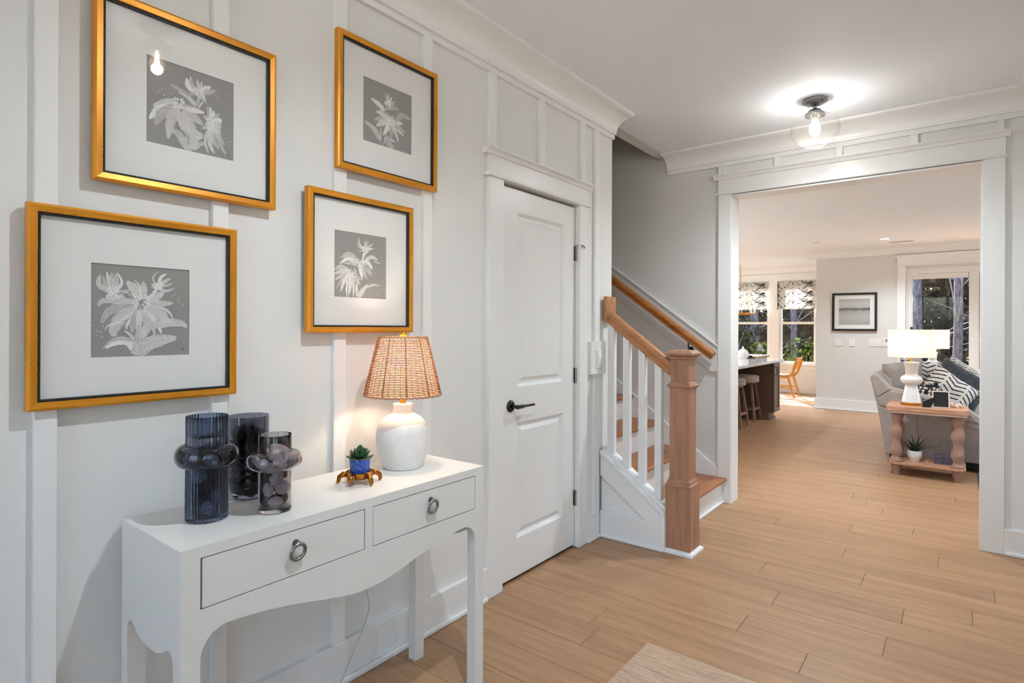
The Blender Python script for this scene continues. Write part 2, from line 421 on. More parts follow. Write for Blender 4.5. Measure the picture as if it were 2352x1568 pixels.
# ---- opening wall
wo = bx('wall_opening', M['wall'], (.35, .462, YO, YB, 0, ZC)); S(wo, 'white wall with the wide cased opening to the living room')
bx('wall_right_part', M['wall'], (1.916, 2.9, YO, YB, 0, ZC), wo); bx('wall_over_opening', M['wall'], (.462, 1.916, YO, YB, 2.294, ZC), wo)
bx('wall_far_right', M['grey'], (2.9, 6.0, YO, YB, 0, ZC), wo)
for a, b in ((.371,.401), (.764,.80), (1.153,1.190), (1.563,1.603), (1.982,2.012)): bx('batten', M['trim'], (a, b, YO-.02, YO, 2.452, 2.52), wo, .0015)
bx('frieze_board', M['trim'], (-.03, XR, YO-.02, YO, 2.52, 2.60), wo, .0015)
oc = thing('trim_3', 'white casing with stepped cap around the living room opening', None, (1.19, YF, 0), kind='structure')
bx('side_casing', M['trim'], (.371, .466, YF, YO, 0, 2.31), oc, .002); bx('side_casing', M['trim'], (1.914, 2.017, YF, YO, 0, 2.31), oc, .002)
bx('side_casing', M['trim'], (.371, .466, YB, YB+.02, 0, 2.31), oc, .002); bx('side_casing', M['trim'], (1.914, 2.017, YB, YB+.02, 0, 2.31), oc, .002)
bx('back_head_board', M['trim'], (.371, 2.017, YB, YB+.02, 2.31, 2.42), oc, .002)
bx('jamb', M['trim'], (.462, .470, YF+.004, YB+.016, 0, 2.29), oc); bx('jamb', M['trim'], (1.908, 1.916, YF+.004, YB+.016, 0, 2.29), oc)
bx('head_jamb', M['trim'], (.462, 1.916, YF+.004, YB+.016, 2.286, 2.296), oc)
bx('fillet', M['trim'], (.350, 2.028, YF-.014, YO, 2.302, 2.314), oc, .005)
bx('head_board', M['trim'], (.369, 2.019, YF, YO, 2.314, 2.418), oc, .002)
cp = [(YO, 2.418), (YF-.008, 2.418), (YF-.010, 2.424), (YF-.016, 2.434), (YF-.028, 2.444), (YF-.032, 2.445), (YF-.032, 2.453), (YO, 2.453)]
MB().prism(cp, 'x', .337, 2.040).build('cap', M['trim'], oc, fixn=True)
co = MB().prism([(YO-.02 - u, 2.55 + w) for u, w in crown_profile(.147, .11)], 'x', -.028, XR-.05)
S(co.build('trim_4', M['trim'], fixn=True, auto=35), 'white cove crown moulding above the living room opening')
bo = bx('baseboard_opening', M['trim'], (2.017, XR, YO-.022, YO, 0, .15), None, .002); S(bo, 'white baseboard right of the living room opening')
bx('shoe_moulding', M['trim'], (2.02, XR, YO-.04, YO-.022, 0, .022), bo, .006)

# ---- right wall of the foyer with an opening to a study, study, front wall; glazing added for daylight
wr = bx('wall_right', M['wall'], (XR, XR+.12, 1.9, YO, 0, ZC)); S(wr, 'white right wall of the foyer')
bx('wall_right_near', M['wall'], (XR, XR+.12, -2.2, -.9, 0, ZC), wr); bx('wall_right_head', M['wall'], (XR, XR+.12, -.9, 1.9, 2.3, ZC), wr)
cr = MB().prism([(XR - u, 2.55 + w) for u, w in crown_profile(.147, .11)], 'y', -2.2, YO-.03)
S(cr.build('trim_5', M['trim'], fixn=True, auto=35), 'white crown moulding on the right wall')
wf = bx('wall_front', M['wall'], (-.11, .35, -2.32, -2.2, 0, ZC)); S(wf, 'white front wall behind the viewer')
bx('wall_front_side', M['wall'], (1.95, 2.7, -2.32, -2.2, 0, ZC), wf); bx('wall_front_end', M['wall'], (5.7, 6.1, -2.32, -2.2, 0, ZC), wf)
bx('wall_front_sill', M['wall'], (2.7, 5.7, -2.32, -2.2, 0, .4), wf); bx('wall_front_lintel', M['wall'], (2.7, 5.7, -2.32, -2.2, 2.4, ZC), wf)
w6 = thing('window_6', 'added front window of the study behind the viewer', None, (4.2, -2.26, .4), kind='structure')  # unseen window added to send daylight towards the stairs
bx('pane', M['wglass'], (2.7, 5.7, -2.262, -2.258, .4, 2.4), w6)
for x in (2.7, 3.68, 4.66, 5.64): bx('bar', M['trim'], (x, x+.06, -2.30, -2.22, .4, 2.4), w6)
portal((4.2, -2.34, 1.4), (3.0, 2.0), (0, 1, 0), 'study_front_portal'); bx('wall_front_head', M['wall'], (.35, 1.95, -2.32, -2.2, 2.45, ZC), wf)
fd = thing('door_3', 'unseen front door, its full glazing added for daylight', None, (1.15, -2.26, 0), kind='structure')  # glazing behind the viewer, enlarged to let in more fill light
for a, b in ((.35,.43), (.78,.84), (1.46,1.52), (1.87,1.95)): bx('post', M['trim'], (a, b, -2.30, -2.22, 0, 2.45), fd)
for a, b in ((.43,.78), (.84,1.46), (1.52,1.87)):
    bx('bottom_rail', M['trim'], (a, b, -2.29, -2.23, 0, .5), fd); bx('top_rail', M['trim'], (a, b, -2.29, -2.23, 2.36, 2.45), fd)
    bx('pane', M['wglass'], (a, b, -2.262, -2.258, .5, 2.36), fd)
portal((1.15, -2.34, 1.35), (1.6, 2.1), (0, 1, 0), 'front_door_portal')
ws = bx('wall_study', M['wall'], (6.0, 6.12, -2.2, -1.9, 0, ZC)); S(ws, 'white far wall of the study beside the foyer')
bx('wall_study_far', M['wall'], (6.0, 6.12, -.3, YO, 0, ZC), ws); bx('wall_study_head', M['wall'], (6.0, 6.12, -1.9, -.3, 2.35, ZC), ws); bx('wall_study_sill', M['wall'], (6.0, 6.12, -1.9, -.3, 0, .5), ws)
cs = bx('ceiling_study', M['ceil'], (2.4, 6.1, -2.2, YO, ZC, ZC+.12)); S(cs, 'white ceiling of the study beside the foyer')
w3 = thing('window_3', 'unseen study window with white bars, added for daylight', None, (6.05, -1.1, .5), kind='structure')  # placed out of view as a source of soft fill
bx('pane', M['wglass'], (6.05, 6.054, -1.9, -.3, .5, 2.35), w3)
for y in (-1.9, -1.13, -.36): bx('bar', M['trim'], (6.02, 6.09, y, y+.06, .5, 2.35), w3)
for z in (.5, 1.4, 2.29): bx('bar', M['trim'], (6.02, 6.09, -1.9, -.3, z, z+.06), w3)
portal((6.14, -1.1, 1.42), (1.9, 1.6), (-1, 0, 0), 'study_portal')

# ---- stairwell shell
wst = bx('wall_stair', M['grey'], (-3.6, .35, YO, YB, 0, 5.2)); S(wst, 'grey stairwell wall behind the wooden rail')
wsn = bx('wall_stair_near', M['grey'], (-3.6, -.11, 3.29, 3.41, 0, 5.2)); S(wsn, 'wall between closet and stairwell')
bx('wall_stair_end', M['grey'], (-3.72, -3.6, 3.29, YB, 0, 5.2), wsn)
bx('wall_above', M['grey'], (-.11, -.02, 3.29, YB, ZC+.001, 5.2), wsn)
cst = bx('ceiling_stair', M['ceil'], (-3.7, 0, 3.29, YB, 5.2, 5.3)); S(cst, 'ceiling high above the stairwell')
band = thing('trim_6', 'pale sloping rail board on the stairwell wall', None, (-.1, YO, 1.2), kind='structure')
def zl(x, x0, z0, s=-.737): return z0 + (x-x0)*s
MB().prism([(-1.9, zl(-1.9,.365,1.165)), (.371, 1.16), (.371, .975), (.315, .975), (-1.9, zl(-1.9,.315,.985))], 'y', YO-.018, YO).build('sloping_board', M['grey'], band, bevel=.004, fixn=True)
MB().prism([(-1.9, zl(-1.9,.365,1.175)), (.371, 1.175), (.371, 1.158), (-1.9, zl(-1.9,.365,1.158))], 'y', YO-.026, YO).build('sloping_edge', M['grey'], band, bevel=.003, fixn=True)
skirt = MB().prism([(-1.9, zl(-1.9,.369,.255)), (.371, .25), (.371, 0), (.05, 0), (-1.9, zl(-1.9,.05,0))], 'y', YO-.017, YO)
S(skirt.build('trim_7', M['trim'], bevel=.003, fixn=True), 'white skirt board along the far side of the stairs')

# ---- staircase
st = thing('staircase', 'oak and white staircase rising to the left behind the newel post', 'staircase', (0, 3.8, 0))
RISE, RUN = .188, .255
for i in range(11):
    xr = .41 - i*RUN; z = RISE*(i+1)
    ya = 3.33 if i < 2 else 3.415
    MB().prism([(xr-RUN-.02, z-.028), (xr+.022, z-.028), (xr+.032, z-.022), (xr+.035, z-.014), (xr+.032, z-.006), (xr+.022, z), (xr-RUN-.02, z)], 'y', ya, YO-.018).build('tread', M['tread'], st, fixn=True)
    bx('riser', M['trim'], (xr-.018, xr, ya, YO-.018, z-RISE, z-.028), st)
bx('shoe_moulding', M['trim'], (.41, .426, 3.36, YF, 0, .02), st, .006)
# closed stringer wall with its mouldings
str_poly = [(XF+.002, 0), (.458, 0), (.458, .222), (.034, .535), (XF+.002, .535)]
MB().prism(str_poly, 'y', 3.2055, 3.318).build('stringer_wall', M['trim'], st, fixn=True)
def slope_bar(z0, z1, ya, yb, name, xa=XF+.002, xb=.458, x0=.458):
    s = -.739
    MB().prism([(xa, z0+(xa-x0)*s), (xb, z0+(xb-x0)*s), (xb, z1+(xb-x0)*s), (xa, z1+(xa-x0)*s)], 'y', ya, yb).build(name, M['trim'], st, bevel=.003, fixn=True)
slope_bar(.196, .226, 3.182, 3.33, 'stringer_cap'); slope_bar(.222, .244, 3.222, 3.30, 'shoe_rail')
slope_bar(.068, .196, 3.188, 3.206, 'sloping_trim', XF+.002, .458)
MB().prism([(XF+.002, 0), (.458, 0), (.458, .20), (.43, .20), (.34, .163), (XF+.002, .163)], 'y', 3.187, 3.206).build('panel_board', M['trim'], st, bevel=.003, fixn=True)
bx('end_board', M['trim'], (.436, .460, 3.183, 3.32, 0, .205), st, .003)
bx('shoe_moulding', M['trim'], (XF, .455, 3.172, 3.187, 0, .02), st, .006)
for x in (.057, .162, .266, .372):
    xc = x + .021
    zb = .235 + (x-.458)*-.739 - .03; zt = 1.045 + (xc-.45)*-.76 + .02
    MB().prism([(x, zb), (x+.042, zb-.031), (x+.042, zt-.016), (x, zt+.016)], 'y', 3.24, 3.282).build('baluster', M['trim'], st, bevel=.002, fixn=True)
# handrail: rounded profile swept along the slope
def rail_sweep(a, b, w, h, name, mat, parent, n=14):
    a = Vector(a); b = Vector(b); t = (b-a).normalized(); side = Vector((0,1,0)); up = side.cross(t)
    if up.z < 0: up = -up
    prof = []
    for i in range(n+1):
        an = PI*i/n; prof.append((math.cos(an)*w/2, h*.12 + math.sin(an)*h*.38))
    prof += [(-w*.5, h*.02), (-w*.36, -h*.1), (-w*.36, -h*.5), (w*.36, -h*.5), (w*.36, -h*.1), (w*.5, h*.02)]
    m = len(prof); vs = [p + side*u + up*v for p in (a, b) for u, v in prof]
    fs = [tuple(range(m)), tuple(range(2*m-1, m-1, -1))] + [((i+1) % m, i, m+i, m+(i+1) % m) for i in range(m)]
    return MB().add(vs, fs).build(name, mat, parent, fixn=True, auto=35)
rail_sweep((.058, 3.262, 1.378), (.482, 3.262, 1.056), .062, .074, 'handrail', M['rail'], st)
MB().box(XF-.001, XF+.024, 3.228, 3.352, 1.345, 1.503).build('rosette', M['rail'], st, bevel=.006)
nw = MB().box(.455, .605, 3.208, 3.358, 0, .385).build('newel_post', M['newel'], st, bevel=.003)
def sqmold(levels, c, name, mat, parent):
    vs = []; fs = []
    for h, z in levels: vs += [(c[0]-h, c[1]-h, z), (c[0]+h, c[1]-h, z), (c[0]+h, c[1]+h, z), (c[0]-h, c[1]+h, z)]
    n = len(levels)
    for q in range(n-1): fs += [(4*q+i, 4*q+(i+1) % 4, 4*q+4+(i+1) % 4, 4*q+4+i) for i in range(4)]
    fs += [(3, 2, 1, 0), tuple(4*(n-1)+i for i in range(4))]
    return MB().add(vs, fs).build(name, mat, parent)
NC = (.530, 3.283)
sqmold([(.0755,.385), (.077,.388), (.075,.396), (.067,.403), (.066,.415), (.060,.424), (.059,.43)], NC, 'base_moulding', M['newel'], nw)
bx('shaft', M['newel'], (NC[0]-.058, NC[0]+.058, NC[1]-.058, NC[1]+.058, .43, .955), nw, .002)
sqmold([(.059,.953), (.064,.956), (.066,.962), (.072,.966), (.072,.972), (.064,.975), (.060,.985), (.055,.99)], NC, 'ring_moulding', M['newel'], nw)
bx('upper_shaft', M['newel'], (NC[0]-.054, NC[0]+.054, NC[1]-.054, NC[1]+.054, .988, 1.128), nw, .002)
sqmold([(.055,1.120), (.064,1.126), (.066,1.137), (.062,1.139), (.080,1.145), (.082,1.150), (.082,1.158), (.062,1.172), (.02,1.178)], NC, 'cap', M['newel'], nw)
sh = MB()
for h0, h1, z0, z1 in ((.075,.094,0,.014), (.075,.086,.014,.024)): sh.box(NC[0]-h1, NC[0]+h1, NC[1]-h1, NC[1]+h1, z0, z1)
sqmold([(.093,0), (.093,.012), (.088,.018), (.078,.024), (.075,.024)], NC, 'shoe_moulding', M['trim'], nw)

wr_ = thing('wall_handrail', 'round honey oak handrail on black bracket along the stairwell wall', 'handrail', (0, 4.33, 1.3))
rail_sweep((-1.8, 4.325, 1.10+(.35+1.8)*.725), (.355, 4.325, 1.097), .052, .062, 'rail', M['rail_dk'], wr_)
MB().tube([(.165, 4.325, 1.215), (.165, 4.325, 1.165), (.165, 4.345, 1.145), (.165, YO-.018, 1.14)], .006, 8).lathe([(0, 0), (.022, 0), (.022, .006), (0, .008)], (0,0,0), 14, cap=False).build('bracket', M['black'], wr_, auto=40) if False else MB().tube([(.165, 4.325, 1.215), (.165, 4.325, 1.165), (.165, 4.345, 1.145), (.165, YO-.018, 1.14)], .006, 8).tube([(.165, YO-.024, 1.14), (.165, YO-.018, 1.14)], .022, 14).build('bracket', M['black'], wr_, auto=40)

# ---- living room shell
clv = bx('ceiling_living', M['ceil'], (-4.6, 6.0, YB, YD, ZL, ZL+.12)); S(clv, 'white ceiling of the living room and kitchen')
wlk = bx('wall_kitchen', M['grey'], (-4.72, -4.6, YB, 6.0, 0, ZL)); S(wlk, 'grey wall at the far left of the kitchen')
bx('wall_kitchen_far', M['grey'], (-4.72, -4.6, 12.3, YD, 0, ZL), wlk); bx('wall_kitchen_sill', M['grey'], (-4.72, -4.6, 6.0, 12.3, 0, 1.0), wlk); bx('wall_kitchen_head', M['grey'], (-4.72, -4.6, 6.0, 12.3, 2.3, ZL), wlk)
w5 = thing('window_5', 'added row of kitchen windows out of view on the left', None, (-4.66, 9.1, 1.0), kind='structure')  # invented opening that lets sky light into the kitchen side
bx('pane', M['wglass'], (-4.654, -4.65, 6.0, 12.3, 1.0, 2.3), w5)
for k in range(6): bx('bar', M['trim'], (-4.70, -4.61, 6.0+k*1.248, 6.06+k*1.248, 1.0, 2.3), w5)
for z in (1.0, 2.24): bx('bar', M['trim'], (-4.70, -4.61, 6.0, 12.3, z, z+.06), w5)
portal((-4.74, 9.15, 1.65), (1.4, 6.2), (1, 0, 0), 'kitchen_portal')
wlr = bx('wall_living_right', M['grey'], (6.0, 6.12, YB, 5.4, 0, ZL)); S(wlr, 'grey right wall of the living room')
bx('wall_living_right_far', M['grey'], (6.0, 6.12, 9.6, YBK+.2, 0, ZL), wlr); bx('wall_living_right_sill', M['grey'], (6.0, 6.12, 5.4, 9.6, 0, .5), wlr); bx('wall_living_right_head', M['grey'], (6.0, 6.12, 5.4, 9.6, 2.3, ZL), wlr)
w4 = thing('window_4', 'added living room window out of view on the right', None, (6.05, 7.5, .5), kind='structure')  # invented opening that brightens the living room
bx('pane', M['wglass'], (6.05, 6.054, 5.4, 9.6, .5, 2.3), w4)
for y in (5.4, 6.78, 8.16, 9.54): bx('bar', M['trim'], (6.02, 6.09, y, y+.06, .5, 2.3), w4)
for z in (.5, 1.4, 2.24): bx('bar', M['trim'], (6.02, 6.09, 5.4, 9.6, z, z+.06), w4)
portal((6.14, 7.5, 1.4), (1.9, 4.2), (-1, 0, 0), 'living_portal')
wsb = bx('wall_kitchen_near', M['grey'], (-4.6, .35, YB, YB+.06, 0, ZL)); S(wsb, 'grey kitchen wall behind the staircase')
wb = bx('wall_back', M['grey'], (-.065, 1.15, YBK, YBK+.16, 0, ZL)); S(wb, 'pale grey living room wall with the framed seascape')
SX0, SX1, SZ1 = 1.15, 3.65, 2.225
bx('wall_back_head', M['grey'], (SX0, SX1, YBK, YBK+.16, SZ1, ZL), wb); bx('wall_back_right', M['grey'], (SX1, 6.0, YBK, YBK+.16, 0, ZL), wb)
bx('wall_return', M['grey'], (-.065, .09, YBK+.16, YD, 0, ZL), wb)
bb = bx('baseboard_back', M['trim'], (-.085, 1.05, YBK-.02, YBK, 0, .17), None, .003); S(bb, 'white baseboard below the framed seascape')
bx('shoe_moulding', M['trim'], (-.1, 1.05, YBK-.036, YBK-.02, 0, .02), bb, .005)
cb = MB().prism([(YBK - u, 2.452 + w) for u, w in crown_profile(.13, .128)], 'x', -.19, 6.0)
S(cb.build('trim_8', M['trim'], fixn=True, auto=35), 'white crown moulding on the living room back wall')
slc = thing('trim_9', 'white casing with cap around the sliding glass door', None, (2.6, YBK, 0), kind='structure')
bx('side_casing', M['trim'], (1.05, 1.155, YBK-.022, YBK, 0, 2.26), slc, .002); bx('side_casing', M['trim'], (3.645, 3.75, YBK-.022, YBK, 0, 2.26), slc, .002)
bx('fillet', M['trim'], (1.02, 3.78, YBK-.034, YBK, 2.26, 2.274), slc, .004); bx('head_board', M['trim'], (1.045, 3.755, YBK-.022, YBK, 2.274, 2.40), slc, .002)
MB().prism([(YBK, 2.40), (YBK-.026, 2.40), (YBK-.034, 2.415), (YBK-.05, 2.43), (YBK-.05, 2.438), (YBK, 2.438)], 'x', 1.005, 3.795).build('cap', M['trim'], slc, fixn=True)
sd = thing('door_2', 'white framed sliding glass door looking out to the woods', None, (2.6, YBK+.05, 0), kind='structure')
bx('head', M['trim'], (SX0, SX1, YBK+.02, YBK+.13, SZ1-.03, SZ1), sd)
bx('jamb', M['trim'], (SX0, SX0+.03, YBK+.02, YBK+.13, 0, SZ1-.03), sd); bx('jamb', M['trim'], (SX1-.03, SX1, YBK+.02, YBK+.13, 0, SZ1-.03), sd)
for i in range(3):
    a = SX0 + .03 + i*.795; b = a + .732; y = YBK + (.04 if i % 2 == 0 else .078)
    s = thing('sash', None, None, (0, 0, 0)); s.parent = sd; s.location = Vector((a, y, 0)) - WORG[sd]; WORG[s] = Vector((a, y, 0))
    bx('stile', M['trim'], (a, a+.055, y, y+.035, 0, SZ1-.03), s); bx('stile', M['trim'], (b, b+.11, y, y+.035, 0, SZ1-.03), s)
    bx('top_rail', M['trim'], (a+.055, b, y, y+.035, 2.145, SZ1-.03), s); bx('bottom_rail', M['trim'], (a+.055, b, y, y+.035, 0, .16), s)
    bx('pane', M['wglass'], (a+.055, b, y+.016, y+.020, .16, 2.145), s)
    bx('blind_cassette', M['plastic'], (a+.06, b-.005, y+.006, y+.014, 2.06, 2.14), s)
portal((2.4, YBK+.2, 1.15), (2.5, 2.1), (0, -1, 0), 'slider_portal')

# ---- dining wall with two windows
WZ0, WZ1 = .60, 2.29
wins = [(-2.10, -1.335), (-1.16, -.455)]
wd = bx('wall_dining', M['grey'], (-.455, .10, YD, YD+.16, 0, ZL)); S(wd, 'white window wall of the dining area')
bx('wall_dining_pier', M['trim'], (-1.335, -1.16, YD, YD+.16, 0, ZL), wd); bx('wall_dining_left', M['grey'], (-4.7, -2.10, YD, YD+.16, 0, ZL), wd)
for a, b in wins:
    bx('wall_under_window', M['trim'], (a, b, YD, YD+.16, 0, WZ0), wd); bx('wall_over_window', M['trim'], (a, b, YD, YD+.16, WZ1, ZL), wd)
S(MB().prism([(YD - u, 2.452 + w) for u, w in crown_profile(.13, .128)], 'x', -4.6, -.07).build('trim_10', M['trim'], fixn=True, auto=35), 'white crown moulding above the dining windows')
wtr = thing('trim_11', 'white window casing boards of the dining area', None, (-1.3, YD, .5), kind='structure')
bx('head_board', M['trim'], (-2.25, -.35, YD-.02, YD, WZ1, 2.44), wtr, .002); bx('apron', M['trim'], (-2.25, -.35, YD-.02, YD, .47, .56), wtr, .002)
bx('sill', M['trim'], (-2.27, -.33, YD-.05, YD, .56, WZ0+.005), wtr, .004); bx('pier_casing', M['trim'], (-1.345, -1.15, YD-.02, YD, WZ0, WZ1), wtr, .002)
bx('side_casing', M['trim'], (-.465, -.36, YD-.02, YD, WZ0, WZ1), wtr, .002); bx('side_casing', M['trim'], (-2.21, -2.09, YD-.02, YD, WZ0, WZ1), wtr, .002)
bd = bx('baseboard_dining', M['trim'], (-4.6, -.065, YD-.02, YD, 0, .15), None, .003); S(bd, 'white baseboard under the dining windows')
for i, (a, b) in enumerate(wins):
    w = thing('window_%d' % (i+1), ['left double hung dining window', 'right double hung dining window nearer the grey wall'][i], None, ((a+b)/2, YD+.06, WZ0), kind='structure')
    bx('frame_side', M['trim'], (a, a+.055, YD+.03, YD+.12, WZ0, WZ1), w); bx('frame_side', M['trim'], (b-.05, b, YD+.03, YD+.12, WZ0, WZ1), w)
    bx('frame_head', M['trim'], (a+.055, b-.05, YD+.03, YD+.12, WZ1-.05, WZ1), w); bx('bottom_rail', M['trim'], (a+.055, b-.05, YD+.03, YD+.07, WZ0, WZ0+.04), w)
    bx('meeting_rail', M['trim'], (a+.055, b-.05, YD+.03, YD+.07, 1.40, 1.45), w)
    bx('pane', M['wglass'], (a+.055, b-.05, YD+.05, YD+.054, WZ0+.04, 1.40), w); bx('pane', M['wglass'], (a+.055, b-.05, YD+.08, YD+.084, 1.45, WZ1-.05), w)
portal((-1.3, YD+.2, 1.45), (1.9, 1.8), (0, -1, 0), 'dining_portal')

# ================================================================== foyer things
def point(name, loc, watts, rad, col, parent=None):
    l = bpy.data.lights.new(name, 'POINT'); l.energy = watts; l.shadow_soft_size = rad; l.color = col
    o = bpy.data.objects.new(name, l); COL.objects.link(o)
    if parent is not None: o.parent = parent; o.location = Vector(loc) - WORG[parent]
    else: o.location = loc
    return o
M['filament'] = emit('glowing_filament', (1, .78, .5), 60)
WARM = (.82, .925, 1.0)
def globe_fixture(x, y, label, watts):
    t = thing('ceiling_light', label, 'ceiling light', (x, y, ZC), 'globe ceiling lights')
    c = (x, y, 0)
    MB().lathe([(0,ZC), (.066,ZC), (.068,ZC-.004), (.068,ZC-.016), (.062,ZC-.020), (.054,ZC-.021), (.050,ZC-.027), (.045,ZC-.030), (.030,ZC-.032), (.022,ZC-.038), (.010,ZC-.042), (0,ZC-.042)], c, 36, cap=False).build('canopy', M['nickel'], t, auto=35, fixn=True)
    MB().lathe([(.0085,ZC-.040), (.0085,ZC-.056)], c, 14).build('stem', M['nickel'], t, auto=40)
    MB().lathe([(0,ZC-.052), (.012,ZC-.052), (.018,ZC-.058), (.034,ZC-.064), (.040,ZC-.072), (.042,ZC-.078), (.054,ZC-.084), (.056,ZC-.098), (.053,ZC-.098), (.050,ZC-.086), (0,ZC-.080)], c, 36, cap=False).build('fitter', M['nickel'], t, auto=35, fixn=True)
    for k in range(3):
        a = .5 + k*2*PI/3; d = Vector((math.cos(a), math.sin(a), 0))
        MB().tube([Vector((x,y,ZC-.092)) + d*.054, Vector((x,y,ZC-.092)) + d*.068], .003, 8).ball(Vector((x,y,ZC-.092)) + d*.069, .005, 8, 5).build('thumb_screw', M['nickel'], t)
    for k in range(2):
        a = -.6 + k*PI; MB().ball((x+.05*math.cos(a), y+.05*math.sin(a), ZC-.024), (.006,.006,.006), 8, 5).build('screw', M['black_metal'], t)
    prof = [(.047, ZC-.088)]
    for i in range(15):
        a = PI*(.26 + .595*i/14); prof.append((.133*math.sin(a), ZC-.178 + .100*math.cos(a)))
    prof += [(.056, ZC-.270), (.054, ZC-.276), (.050, ZC-.277)]
    MB().lathe(prof, c, 48, cap=False).build('globe', M['globe'], t, smooth=True, fixn=True)
    MB().lathe([(0,ZC-.078), (.014,ZC-.078), (.014,ZC-.110), (0,ZC-.112)], c, 14, cap=False).build('socket', M['nickel'], t, auto=40)
    MB().lathe([(.012,ZC-.110), (.016,ZC-.125), (.030,ZC-.160), (.032,ZC-.180), (.024,ZC-.205), (.010,ZC-.217), (0,ZC-.218)], c, 20, cap=False).build('bulb', M['bglass'], t, smooth=True)
    f = MB()
    for k in range(4):
        a = k*PI/2; f.tube([(x+.004*math.cos(a), y+.004*math.sin(a), ZC-.118), (x+.013*math.cos(a), y+.013*math.sin(a), ZC-.195)], .0024, 6)
    f.build('filament', M['filament'], t)
    point('bulb_light', (x, y, ZC-.19), watts*.05, .024, WARM, t)
    l = bpy.data.lights.new('fill_downlight', 'SPOT'); l.energy = watts; l.spot_size = 2.9; l.spot_blend = 1.0; l.shadow_soft_size = .024; l.color = WARM  # added spot: carries the room's fill, beyond the bulb's own light
    o = bpy.data.objects.new('fill_downlight', l); COL.objects.link(o); o.parent = t; o.location = (0, 0, -.19)
globe_fixture(1.13, 3.79, 'seeded glass globe ceiling light before the living room opening', 37)
globe_fixture(1.16, 1.07, 'seeded glass globe ceiling light over the foyer, mirrored in a picture', 29)

